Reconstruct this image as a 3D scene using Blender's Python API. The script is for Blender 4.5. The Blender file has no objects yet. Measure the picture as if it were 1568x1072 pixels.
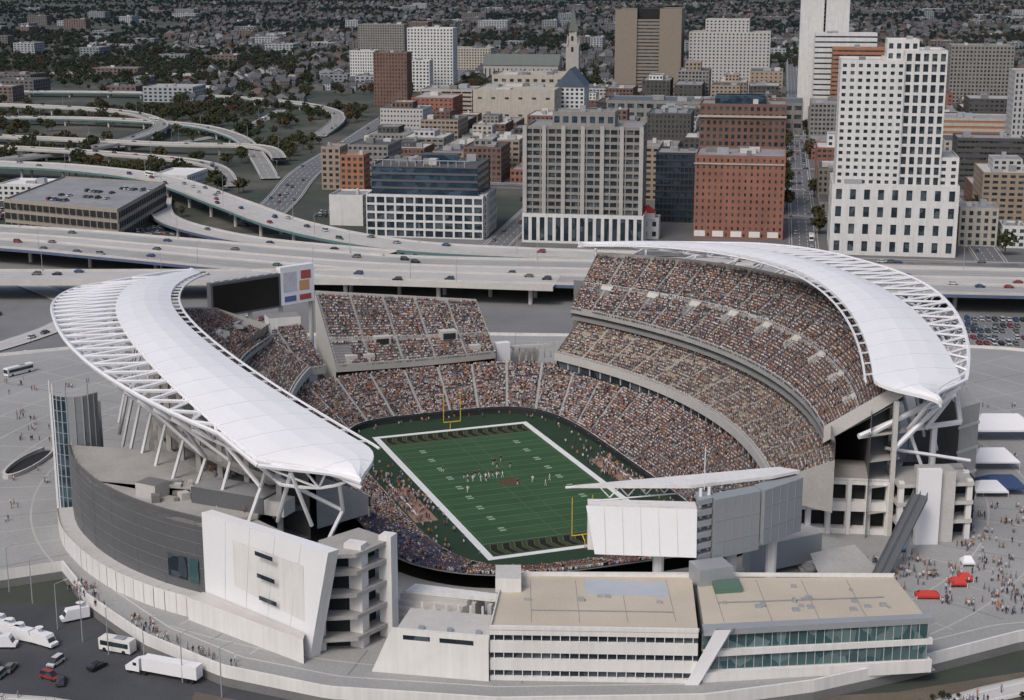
import bpy, math, random
import numpy as np
from mathutils import Vector
random.seed(7); np.random.seed(7)
R=random.random; UN=random.uniform
scene=bpy.context.scene
COL=scene.collection
# ------------------------------------------------------------------ materials
MC={}
def nodes(name):
    m=bpy.data.materials.new(name); m.use_nodes=True
    nt=m.node_tree; b=nt.nodes['Principled BSDF']; return m,nt,b
def mat(name,col,rough=.8,var=.18,scale=.25,metal=0,spec=.3,bump=0,fine=3.0,streak=0):
    if name in MC: return MC[name]
    m,nt,b=nodes(name); N=nt.nodes; L=nt.links
    tc=N.new('ShaderNodeTexCoord')
    n1=N.new('ShaderNodeTexNoise'); n1.inputs['Scale'].default_value=scale; n1.inputs['Detail'].default_value=6; n1.inputs['Roughness'].default_value=.62
    n2=N.new('ShaderNodeTexNoise'); n2.inputs['Scale'].default_value=fine; n2.inputs['Detail'].default_value=2
    L.new(tc.outputs['Object'],n1.inputs['Vector'])
    if streak:
        mp=N.new('ShaderNodeMapping'); mp.inputs['Scale'].default_value=(1,1,.06); L.new(tc.outputs['Object'],mp.inputs[0]); L.new(mp.outputs[0],n2.inputs['Vector']); n2.inputs['Scale'].default_value=.9
    else: L.new(tc.outputs['Object'],n2.inputs['Vector'])
    a=N.new('ShaderNodeMath'); a.operation='ADD'; L.new(n1.outputs['Fac'],a.inputs[0]); L.new(n2.outputs['Fac'],a.inputs[1])
    mr=N.new('ShaderNodeMapRange'); mr.inputs[1].default_value=.65; mr.inputs[2].default_value=1.35
    mr.inputs[3].default_value=1-var; mr.inputs[4].default_value=1+var; L.new(a.outputs[0],mr.inputs[0])
    mx=N.new('ShaderNodeVectorMath'); mx.operation='SCALE'; mx.inputs[0].default_value=col[:3]; L.new(mr.outputs[0],mx.inputs['Scale'])
    L.new(mx.outputs[0],b.inputs['Base Color'])
    b.inputs['Roughness'].default_value=rough; b.inputs['Metallic'].default_value=metal
    b.inputs['Specular IOR Level'].default_value=spec
    MC[name]=m; return m
def instmat(name,rough=.8):
    m,nt,b=nodes(name); at=nt.nodes.new('ShaderNodeAttribute'); at.attribute_type='INSTANCER'; at.attribute_name='col'
    nt.links.new(at.outputs['Color'],b.inputs['Base Color']); b.inputs['Roughness'].default_value=rough; b.inputs['Specular IOR Level'].default_value=.2; MC[name]=m; return m
def rampmat(name,cols,rough=.4,spec=.5):
    m,nt,b=nodes(name); N=nt.nodes
    oi=N.new('ShaderNodeObjectInfo'); cr=N.new('ShaderNodeValToRGB'); cr.color_ramp.interpolation='CONSTANT'
    e=cr.color_ramp.elements
    while len(e)<len(cols): e.new(.5)
    for i,c in enumerate(cols): e[i].position=i/len(cols); e[i].color=(*c,1)
    nt.links.new(oi.outputs['Random'],cr.inputs[0]); nt.links.new(cr.outputs[0],b.inputs['Base Color'])
    b.inputs['Roughness'].default_value=rough; b.inputs['Specular IOR Level'].default_value=spec; MC[name]=m; return m
def glassmat(name,c1,c2):
    if name in MC: return MC[name]
    m,nt,b=nodes(name); N=nt.nodes; L=nt.links
    tc=N.new('ShaderNodeTexCoord'); v=N.new('ShaderNodeTexVoronoi'); v.inputs['Scale'].default_value=.27
    L.new(tc.outputs['Object'],v.inputs['Vector']); mx=N.new('ShaderNodeMix'); mx.data_type='RGBA'
    sx=N.new('ShaderNodeSeparateColor'); L.new(v.outputs['Color'],sx.inputs[0])
    pw=N.new('ShaderNodeMath'); pw.operation='POWER'; L.new(sx.outputs[0],pw.inputs[0]); pw.inputs[1].default_value=2.2; L.new(pw.outputs[0],mx.inputs[0])
    mx.inputs[6].default_value=(*c1,1); mx.inputs[7].default_value=(*c2,1); L.new(mx.outputs[2],b.inputs['Base Color'])
    b.inputs['Roughness'].default_value=.22; b.inputs['Specular IOR Level'].default_value=.5; MC[name]=m; return m
white=mat('white_paint',(.76,.76,.78),.5,.05,.1)
whitep=mat('white_precast',(.68,.67,.655),.7,.10,.15,streak=1)
conc=mat('concrete',(.36,.35,.335),.85,.2,.12)
concl=mat('light_concrete',(.50,.485,.465),.85,.15,.1)
concd=mat('dark_concrete',(.18,.18,.178),.9,.2,.1)
deckroad=mat('road_concrete',(.45,.435,.42),.9,.16,.04)
rampdeck=mat('ramp_pavement',(.33,.325,.315),.9,.18,.04)
asph=mat('asphalt',(.065,.068,.075),.9,.3,.06)
asphl=mat('worn_asphalt',(.14,.143,.15),.9,.25,.05)
lotm=mat('lot_paving',(.19,.192,.195),.9,.28,.03)
plazam=mat('plaza_paving',(.31,.31,.305),.9,.2,.03)
tanroof=mat('tan_roof_membrane',(.49,.43,.35),.9,.16,.06)
greyroof=mat('grey_roof',(.26,.26,.27),.9,.28,.08)
darkroof=mat('dark_roof',(.09,.095,.10),.9,.3,.08)
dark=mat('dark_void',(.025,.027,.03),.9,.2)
steel=mat('painted_steel',(.72,.72,.74),.45,.05)
greym=mat('grey_metal_cladding',(.14,.145,.155),.45,.16,.05,metal=.3)
greyl=mat('perforated_grey_panel',(.34,.36,.38),.5,.1,.05,metal=.2)
teal=mat('teal_girder_paint',(.10,.19,.20),.6,.2)
bluep=mat('blue_girder_paint',(.09,.12,.20),.6,.2)
glass=glassmat('window_glass',(.015,.025,.036),(.09,.115,.135))
glassb=glassmat('teal_curtain_glass',(.04,.09,.10),(.15,.22,.23))
linep=mat('white_line_paint',(.72,.73,.72),.8,.08)
yel=mat('yellow_paint',(.75,.50,.04),.5,.05)
redm=mat('red_awning',(.50,.05,.04),.7,.08)
dirt=mat('dirt_infield',(.30,.19,.14),.95,.2,.3)
soil=mat('soil_bank',(.13,.11,.085),.95,.4,.08)
grass=mat('grass',(.06,.08,.035),.95,.3,.08)
# ------------------------------------------------------------------ mesh builder
class MB:
    def __init__(s): s.V=[];s.F=[];s.M=[];s.mats=[]
    def mi(s,m):
        if m not in s.mats: s.mats.append(m)
        return s.mats.index(m)
    def f(s,pts,m):
        n=len(s.V); s.V.extend(pts); s.F.append(tuple(range(n,n+len(pts)))); s.M.append(s.mi(m))
    def prism(s,poly,z0,z1,ms,mt=None):
        mt=mt or ms; n=len(poly)
        ar=sum(poly[i][0]*poly[(i+1)%n][1]-poly[(i+1)%n][0]*poly[i][1] for i in range(n))
        if ar<0: poly=poly[::-1]
        for i in range(n):
            a=poly[i];b=poly[(i+1)%n]
            s.f([(a[0],a[1],z0),(b[0],b[1],z0),(b[0],b[1],z1),(a[0],a[1],z1)],ms)
        s.f([(p[0],p[1],z1) for p in poly],mt); s.f([(p[0],p[1],z0) for p in poly[::-1]],ms)
    def box(s,x,y,z,w,d,h,m,rot=0,mt=None):
        c,n=math.cos(rot),math.sin(rot)
        s.prism([(x+a*c-b*n,y+a*n+b*c) for a,b in((-w/2,-d/2),(w/2,-d/2),(w/2,d/2),(-w/2,d/2))],z,z+h,m,mt)
    def tube(s,a,b,r,m,n=5,r2=None):
        a=Vector(a);b=Vector(b);d=(b-a)
        if d.length<1e-4:return
        d.normalize(); u=d.orthogonal().normalized(); v=d.cross(u); r2=r if r2 is None else r2
        A=[a+(u*math.cos(t)+v*math.sin(t))*r for t in [i*2*math.pi/n for i in range(n)]]
        B=[b+(u*math.cos(t)+v*math.sin(t))*r2 for t in [i*2*math.pi/n for i in range(n)]]
        for i in range(n):
            j=(i+1)%n; s.f([tuple(A[i]),tuple(A[j]),tuple(B[j]),tuple(B[i])],m)
        s.f([tuple(p) for p in B],m); s.f([tuple(p) for p in A[::-1]],m)
    def rings(s,rr,m,n=6,caps=True):
        base=len(s.V)
        for (x,y,z,rx,ry) in rr:
            for i in range(n):
                t=2*math.pi*i/n; s.V.append((x+rx*math.cos(t),y+ry*math.sin(t),z))
        for k in range(len(rr)-1):
            for i in range(n):
                j=(i+1)%n; s.F.append((base+k*n+i,base+k*n+j,base+(k+1)*n+j,base+(k+1)*n+i)); s.M.append(s.mi(m))
        if caps:
            s.F.append(tuple(base+(len(rr)-1)*n+i for i in range(n))); s.M.append(s.mi(m))
            s.F.append(tuple(base+i for i in range(n))[::-1]); s.M.append(s.mi(m))
    def mesh(s,name):
        me=bpy.data.meshes.new(name); me.from_pydata([tuple(v) for v in s.V],[],s.F)
        for m in s.mats: me.materials.append(m)
        me.polygons.foreach_set('material_index',s.M); me.update(); return me
    def obj(s,name,parent=None,link=True):
        o=bpy.data.objects.new(name,s.mesh(name))
        if link: COL.objects.link(o)
        if parent: o.parent=parent
        return o
def empty(name):
    e=bpy.data.objects.new(name,None); COL.objects.link(e); return e
# ------------------------------------------------------------------ instancing
def scatter(name,pts,rz,sc,cols,tmpl,parent=None):
    me=bpy.data.meshes.new(name); n=len(pts); me.vertices.add(n)
    me.vertices.foreach_set('co',np.asarray(pts,dtype=np.float32).ravel())
    a=me.attributes.new('rot','FLOAT_VECTOR','POINT'); r=np.zeros((n,3),np.float32); r[:,2]=rz; a.data.foreach_set('vector',r.ravel())
    a=me.attributes.new('scl','FLOAT_VECTOR','POINT'); q=np.asarray(sc,dtype=np.float32)
    if q.ndim==1: q=np.repeat(q[:,None],3,1)
    a.data.foreach_set('vector',q.ravel().copy())
    a=me.attributes.new('col','FLOAT_COLOR','POINT'); c=np.ones((n,4),np.float32); c[:,:3]=cols; a.data.foreach_set('color',c.ravel())
    me.update()
    o=bpy.data.objects.new(name,me); COL.objects.link(o)
    if parent: o.parent=parent
    ng=bpy.data.node_groups.new(name,'GeometryNodeTree')
    ng.interface.new_socket('Geometry',in_out='INPUT',socket_type='NodeSocketGeometry')
    ng.interface.new_socket('Geometry',in_out='OUTPUT',socket_type='NodeSocketGeometry')
    N=ng.nodes;L=ng.links
    gi=N.new('NodeGroupInput');go=N.new('NodeGroupOutput');oi=N.new('GeometryNodeObjectInfo');oi.inputs['Object'].default_value=tmpl
    ip=N.new('GeometryNodeInstanceOnPoints')
    def na(nm):
        k=N.new('GeometryNodeInputNamedAttribute'); k.data_type='FLOAT_VECTOR'; k.inputs['Name'].default_value=nm
        return next(s for s in k.outputs if s.enabled and s.name=='Attribute')
    L.new(gi.outputs[0],ip.inputs['Points']);L.new(oi.outputs['Geometry'],ip.inputs['Instance'])
    L.new(na('rot'),ip.inputs['Rotation']);L.new(na('scl'),ip.inputs['Scale']);L.new(ip.outputs[0],go.inputs[0])
    md=o.modifiers.new('instances','NODES'); md.node_group=ng
    return o
# ------------------------------------------------------------------ people templates
shirt=instmat('shirt_cloth'); skin=mat('skin',(.42,.27,.20),.6,.1); trou=mat('trousers',(.07,.08,.11),.9,.1); hair=mat('hair',(.06,.04,.03),.8,.1)
def seated():
    b=MB()
    b.rings([(0,0,.42,.20,.15),(0,.02,.62,.17,.12),(0,.02,.92,.23,.13),(0,0,1.02,.10,.08)],shirt,6)
    b.rings([(0,0,1.02,.06,.06),(0,-.01,1.10,.10,.11),(0,-.01,1.20,.10,.12)],skin,6,False)
    b.rings([(0,.01,1.18,.105,.125),(0,.02,1.30,.05,.06)],hair,6)
    for s in(-1,1):
        b.tube((s*.10,-.02,.48),(s*.12,-.48,.50),.09,trou,4,.07); b.tube((s*.12,-.46,.50),(s*.12,-.48,.05),.07,trou,4,.05)
        b.tube((s*.24,.0,.92),(s*.27,-.10,.66),.055,shirt,4,.045); b.tube((s*.27,-.10,.66),(s*.14,-.34,.58),.045,skin,4,.035)
    return b.obj('spectator_figure',link=False)
def standing(shirt=shirt,trou=trou,hair=hair,step=.16,name='pedestrian_figure',bulk=1.0):
    b=MB()
    for s in(-1,1):
        b.rings([(s*.10,s*step-.06,0,.05,.12),(s*.10,s*step,.10,.05,.05),(s*.10,s*step*.5-.03,.48,.065,.065),(s*.09,0,.88,.10,.10)],trou,6)
        b.tube((s*.23*bulk,0,1.42),(s*.28*bulk,-s*step*.5,1.12),.055*bulk,shirt,5,.045); b.tube((s*.28*bulk,-s*step*.5,1.12),(s*.26*bulk,-s*step-.08,.88),.043,skin,5,.035)
    b.rings([(0,0,.82,.19,.13),(0,0,1.02,.16*bulk,.11),(0,0,1.36,.22*bulk,.13*bulk),(0,0,1.46,.17*bulk,.10),(0,0,1.52,.06,.06)],shirt,8)
    b.rings([(0,0,1.50,.055,.055),(0,-.01,1.58,.075,.09),(0,-.01,1.68,.08,.10)],skin,6,False)
    b.rings([(0,0,1.66,.085,.105),(0,.01,1.74,.075,.09),(0,.01,1.79,.02,.03)],hair,6)
    return b.obj(name,link=False)
T_seat=seated(); T_walk=standing()
# ------------------------------------------------------------------ stadium frame
CX,CY=-.6,436.6; ca,sa=.9398,.3416
def W(p,q,z=None):
    x=CX+p*ca-q*sa; y=CY+p*sa+q*ca
    return (x,y) if z is None else (x,y,z)
PAL=np.array([(.68,.67,.67)]*6+[(.52,.46,.44),(.48,.42,.42),(.55,.20,.08),(.60,.24,.10),(.42,.20,.12),(.02,.02,.025),(.025,.025,.03),(.03,.03,.035),(.03,.03,.035),(.24,.24,.26),(.28,.29,.33),(.10,.13,.24),(.20,.24,.36),(.46,.33,.30),(.52,.38,.34),(.32,.09,.09),(.34,.32,.29)])
crowdP=[];crowdR=[]
seatconc=mat('seating_terrace',(.24,.24,.245),.9,.15,.3); seattan=mat('club_seat_rows',(.38,.33,.27),.85,.15,.3); padw=mat('padded_wall',(.03,.035,.035),.7,.2)
aisle=mat('aisle_steps',(.37,.365,.355),.9,.15)
def stand(name,Pf,Pb,zf,zb,NR,NT,closed,parent,naisle,density=.93,portals=(),front=1.2,spacing=.62,sm_=None,fm=None,cross=()):
    b=MB(); ts=[i/NT for i in range(NT+1)]; sm_=sm_ or seatconc; fm=fm or conc
    PF=[Pf(t) for t in ts];PB=[Pb(t) for t in ts];ZF=[zf(t) for t in ts];ZB=[zb(t) for t in ts]
    def pt(i,k):
        a=k/NR; return (PF[i][0]*(1-a)+PB[i][0]*a,PF[i][1]*(1-a)+PB[i][1]*a)
    def zz(i,k): a=k/NR; return ZF[i]*(1-a)+ZB[i]*a
    for i in range(NT):
        for k in range(NR):
            p0=W(*pt(i,k));p1=W(*pt(i+1,k));p2=W(*pt(i+1,k+1));p3=W(*pt(i,k+1))
            z0=zz(i,k);z1=zz(i+1,k);z0b=zz(i,k+1);z1b=zz(i+1,k+1)
            m=conc if k in cross else sm_
            b.f([(*p0,z0),(*p1,z1),(*p2,z1),(*p3,z0)],m)
            b.f([(*p3,z0),(*p2,z1),(*p2,z1b),(*p3,z0b)],m)
            if k in cross: b.f([(*p3,z0b),(*p2,z1b),(*p2,z1b+.8),(*p3,z0b+.8)],concl)
        p0=W(*pt(i,0));p1=W(*pt(i+1,0))
        b.f([(*p0,ZF[i]-front),(*p1,ZF[i+1]-front),(*p1,ZF[i+1]+.9),(*p0,ZF[i]+.9)],fm)
        b.f([(*p0,ZF[i]+.9),(*p1,ZF[i+1]+.9),(*W(pt(i+1,.3)[0],pt(i+1,.3)[1]),ZF[i+1]+.9),(*W(pt(i,.3)[0],pt(i,.3)[1]),ZF[i]+.9)],concl)
    for j in range(naisle):
        t0=(j+.05)/naisle
        A=Pf(t0);B=Pb(t0);L=math.hypot(B[0]-A[0],B[1]-A[1]);dx,dy=(B[0]-A[0])/L,(B[1]-A[1])/L
        for k in range(NR):
            for h in(0,.5):
                a=(k+h)/NR;e=(k+h+.4)/NR;z=zf(t0)+(zb(t0)-zf(t0))*a+.05
                c0=(A[0]*(1-a)+B[0]*a,A[1]*(1-a)+B[1]*a);c1=(A[0]*(1-e)+B[0]*e,A[1]*(1-e)+B[1]*e)
                b.f([(*W(c0[0]-dy*.42,c0[1]+dx*.42),z),(*W(c0[0]+dy*.42,c0[1]-dx*.42),z),(*W(c1[0]+dy*.42,c1[1]-dx*.42),z+.2),(*W(c1[0]-dy*.42,c1[1]+dx*.42),z+.2)],aisle)
    b.obj(name,parent)
    tt=np.linspace(0,1,NT*4+1)
    pf=np.array([Pf(t) for t in tt]);pb=np.array([Pb(t) for t in tt]);zfa=np.array([zf(t) for t in tt]);zba=np.array([zb(t) for t in tt])
    for k in range(NR):
        if k in cross: continue
        a=(k+.5)/NR; P=pf*(1-a)+pb*a; Z=zfa*(1-k/NR)+zba*(k/NR)
        L=np.concatenate([[0],np.cumsum(np.hypot(*np.diff(P,axis=0).T))])
        s=np.arange(.3,L[-1]-.3,spacing); s=s+np.random.uniform(-.1,.1,len(s))
        t=np.interp(s,L,tt); keep=np.random.rand(len(s))<density
        ph=(t*naisle)%1; keep&=(ph>1.15*naisle/L[-1])
        for (t0,t1,k0,k1) in portals:
            if k0<=k<k1: keep&=~((t>t0)&(t<t1))
        keep&=~((np.sin(s*.21+k*.9)*np.sin(s*.083+k*.35+1)>.86))
        s=s[keep];t=t[keep]
        p=np.interp(s,L,P[:,0]);q=np.interp(s,L,P[:,1]);z=np.interp(s,L,Z)
        dp=np.interp(t,tt,(pf-pb)[:,0]);dq=np.interp(t,tt,(pf-pb)[:,1])
        x=CX+p*ca-q*sa;y=CY+p*sa+q*ca; fx=dp*ca-dq*sa;fy=dp*sa+dq*ca
        crowdP.append(np.stack([x,y,z],1)); crowdR.append(np.arctan2(fx,-fy)+np.random.uniform(-.3,.3,len(x)))
stadium=empty('football_stadium')
def sup(a,b,n,th):
    c,s=math.cos(th),math.sin(th); r=(abs(c/a)**n+abs(s/b)**n)**(-1/n); return (r*c,r*s)
def sm(x): x=max(0,min(1,x)); return x*x*(3-2*x)
lowf=lambda t:sup(38.5,70,4.5,2*math.pi*t)
lowb=lambda t:sup(61,88,3.4,2*math.pi*t)
def lowz(t):
    q=lowb(t)[1]; return 13-5.5*sm((-q-45)/25)
stand('lower_bowl',lowf,lowb,lambda t:1.6,lowz,26,160,True,stadium,46,front=1.6,fm=padw)
def qr(q0,q1,t): return q0+(q1-q0)*t
for sd,nm in((1,'east'),(-1,'west')):
    q0,q1=(-72,76) if sd>0 else (-48,86)
    k0_,k1_=(-87,84) if sd>0 else (-54,94)
    cf=lambda t:(sd*(62-.003*qr(q0,q1,t)**2),qr(q0,q1,t))
    cb=lambda t:(sd*(79-.0032*qr(k0_,k1_,t)**2),qr(k0_,k1_,t))
    stand(nm+'_club_deck',cf,cb,lambda t:17.2,lambda t:26,15,60,False,stadium,13,density=.62,front=2.2,sm_=seattan)
    b=MB()
    for i in range(60):
        a=cf(i/60);c=cf((i+1)/60)
        a1=(a[0]-sd*.9,a[1]);c1=(c[0]-sd*.9,c[1])
        b.f([(*W(*a),15.0),(*W(*c),15.0),(*W(*c),12.4),(*W(*a),12.4)],glass)
        b.f([(*W(*a1),15.0),(*W(*c1),15.0),(*W(*c1),17.6),(*W(*a1),17.6)],concl)
        b.f([(*W(*a1),17.6),(*W(*c1),17.6),(*W(*c),17.6),(*W(*a),17.6)],conc)
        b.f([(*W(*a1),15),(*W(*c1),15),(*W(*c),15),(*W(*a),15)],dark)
        if i%2==0: b.box(*W(*a),12.4,.4,.4,2.6,concl)
    for i in range(60):
        a=cb(i/60);c=cb((i+1)/60)
        b.f([(*W(*a),26),(*W(*c),26),(*W(*c),31.5),(*W(*a),31.5)],glass)  # dark glass wall paints the shade band under the upper deck front
    b.obj(nm+'_suite_facade',stadium)
    Q0,Q1=(-72,86) if sd>0 else (-60,92)
    B0,B1=(-84,96) if sd>0 else (-70,97)
    uf=lambda t:(sd*(76-.003*qr(Q0,Q1,t)**2),qr(Q0,Q1,t))
    ub=lambda t:(sd*(102-.0037*qr(B0,B1,t)**2),qr(B0,B1,t))
    uz=lambda t:50-(.0009 if qr(B0,B1,t)<0 else (.0004 if sd>0 else .0015))*qr(B0,B1,t)**2
    po=[((j+.5)/9-.013,(j+.5)/9+.013,9,13) for j in range(9)]
    stand(nm+'_upper_deck',uf,ub,lambda t:30.2 if sd>0 else 30.2-3*sm(t*3-2),uz,30,70,False,stadium,18,portals=po,front=1.4,cross=(13,))
    b=MB()
    for (t0,t1,k0,k1) in po:
        a=k0/30;e=(k1+.5)/30
        def PP(t,al): A=uf(t);B=ub(t); return (A[0]*(1-al)+B[0]*al,A[1]*(1-al)+B[1]*al)
        z0=30.2*(1-a)+uz(t0)*a; z1=30.2*(1-e)+uz(t0)*e+.5
        A=W(*PP(t0,a));B=W(*PP(t1,a));C=W(*PP(t1,e));D=W(*PP(t0,e))
        b.f([(*A,z0),(*A,z0+1.2),(*D,z1),(*D,z0)],concl); b.f([(*B,z0),(*B,z0+1.2),(*C,z1),(*C,z0)],concl)
        b.f([(*D,z0),(*C,z0),(*C,z1+.4),(*D,z1+.4)],concl); b.f([(*A,z0+.05),(*B,z0+.05),(*C,z0+.05),(*D,z0+.05)],concd)
        b.f([(*[(A[i]*.3+D[i]*.7) for i in (0,1)],z0+1.8),(*[(B[i]*.3+C[i]*.7) for i in (0,1)],z0+1.8),(*C,z1),(*D,z1)],concl)
    for i in range(60):
        A=uf(i/60);B=uf((i+1)/60);C=ub((i+1)/60);D=ub(i/60); z1=uz(i/60);z2=uz((i+1)/60)
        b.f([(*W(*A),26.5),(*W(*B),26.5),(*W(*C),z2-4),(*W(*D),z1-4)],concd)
        b.f([(*W(*D),z1-4),(*W(*C),z2-4),(*W(*C),z2+1.4),(*W(*D),z1+1.4)],concl)
        for zl in (10,17,24,31,38):
            if zl>z2-3: continue
            D2=(D[0]-sd*2,D[1]);C2=(C[0]-sd*2,C[1])
            b.f([(*W(*D2),zl),(*W(*C2),zl),(*W(*C2),zl+1.3),(*W(*D2),zl+1.3)],conc)
        if i%4==0:
            x,y=W(D[0]-sd*2,D[1]); b.box(x,y,0,1.2,1.2,z1-4,concl)
        D3=(D[0]-sd*9,D[1]);C3=(C[0]-sd*9,C[1])
        zt=min(40,z2-8)
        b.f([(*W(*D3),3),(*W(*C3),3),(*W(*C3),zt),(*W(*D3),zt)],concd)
        for zl in (10,17,24,31):
            if zl>z2-6: continue
            b.f([(*W(*D3),zl),(*W(*C3),zl),(*W(*C),zl),(*W(*D),zl)],conc)
    for t in (0,1):
        A=uf(t);C=ub(t); E=cb(t)
        b.f([(*W(*A),26.4),(*W(*A),31),(*W(*C),uz(t)+1.2),(*W(*C),uz(t)-3)],concl)
        F0=cf(t); b.f([(*W(*F0),13),(*W(*F0),18),(*W(*E),27),(*W(*E),13)],conc)
    b.obj(nm+'_stand_structure',stadium)
nf=lambda t:(qr(-30,27,t),89-1.5*math.sin(math.pi*t)); nb=lambda t:(qr(-31,28,t),113)
nz=lambda t:36.3-7.3*t
stand('north_upper_stand',nf,nb,lambda t:15.8,nz,27,24,False,stadium,5,portals=[(.3,.37,7,11),(.68,.75,7,11),(.02,.12,2,8)],front=1.8,cross=(9,))
b=MB()
for i in range(24):
    A=nb(i/24);B=nb((i+1)/24); b.f([(*W(*A),3),(*W(*B),3),(*W(*B),nz((i+1)/24)+1.2),(*W(*A),nz(i/24)+1.2)],concl)
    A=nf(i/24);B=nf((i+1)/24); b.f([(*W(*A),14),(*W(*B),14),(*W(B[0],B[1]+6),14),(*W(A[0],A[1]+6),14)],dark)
    b.f([(*W(A[0],A[1]+2),9),(*W(B[0],B[1]+2),9),(*W(B[0],B[1]+2),14),(*W(A[0],A[1]+2),14)],dark)  # dark faces paint in the shade band under the stand front
for t in(0,1):
    A=nf(t);C=nb(t); b.f([(*W(*A),9),(*W(*A),17),(*W(*C),nz(t)+1),(*W(*C),9)],concl)
for p in(-12,12):
    x,y=W(p,97); b.box(x,y,20.5,6,4,3,concl,math.radians(20)); x,y=W(p,94.9); b.box(x,y,20.8,4.4,.3,2,dark,math.radians(20))
for p in(-24,-18,20): x,y=W(p,91.5); b.box(x,y,16.5,4,2.5,2.4,concl,math.radians(20))
x,y=W(38,104); b.box(x,y,3,18,9,10.5,concl,math.radians(12),greyroof)
x,y=W(31.5,95); b.box(x,y,10,5,3,8,white,math.radians(20))
for i in range(9):
    x,y=W(34+i*2.4,97.2); b.box(x,y,10,.5,.5,6,concl)
x,y=W(36,96); b.box(x,y,15.5,26,1.2,.8,concl,math.radians(10))
x,y=W(-42,116); b.box(x,y,3,11,8,26,whitep,math.radians(20),greyroof); x,y=W(-41,111.8); b.box(x,y,22,7,.3,4,glass,math.radians(20))
b.obj('north_stand_structure',stadium)
stand('northwest_corner_stand',lambda t:(qr(-50,-33,t),qr(85,91,t)),lambda t:(qr(-57,-36,t),qr(104,112,t)),lambda t:15.5,lambda t:26,20,10,False,stadium,2,front=2)
# ------------------------------------------------------------------ canopies
ENDS={1:(-94,80,107,65,11,44),-1:(-100,70,94,76,13,26)}   # S q,p  N q,p  taper lengths
def tap(sd,q):
    S,_,N,_,a,c=ENDS[sd]; return max(0.,min((q-S)/a,(N-q)/c,1.))
def c_in(sd,q):
    S,sp,N,np_,a,c=ENDS[sd]; i=93-.0033*(q-5)**2
    ws=sm(1-(q-S)/14);wn=sm(1-(N-q)/24)
    i=i*(1-ws)+sp*ws; return i*(1-wn)+np_*wn
def c_z(q): return 57-(.0015 if q<8 else .0008)*(q-8)**2
def c_out(sd,q):
    i=c_in(sd,q); o=108-.0025*q*q+(2.5*sm(-q/50) if sd>0 else 0); t=tap(sd,q); return i+(o-i)*(t if q<0 else sm(t))
def c_ring(sd,q):
    i=c_in(sd,q); k=(.00036 if sd>0 and q<12 else .00042); o=124-k*abs(q-12)**2.5+(3.0*sm((20-q)/50) if sd>0 else 0)
    if q<0: o=max(o,108-.0025*q*q+1.0)
    t=tap(sd,q); return i+(o-i)*(min(1,t*1.05) if q<0 else min(1,t*1.25)**.6)
seam=mat('canopy_seam',(.56,.57,.58),.5,.05)
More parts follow.
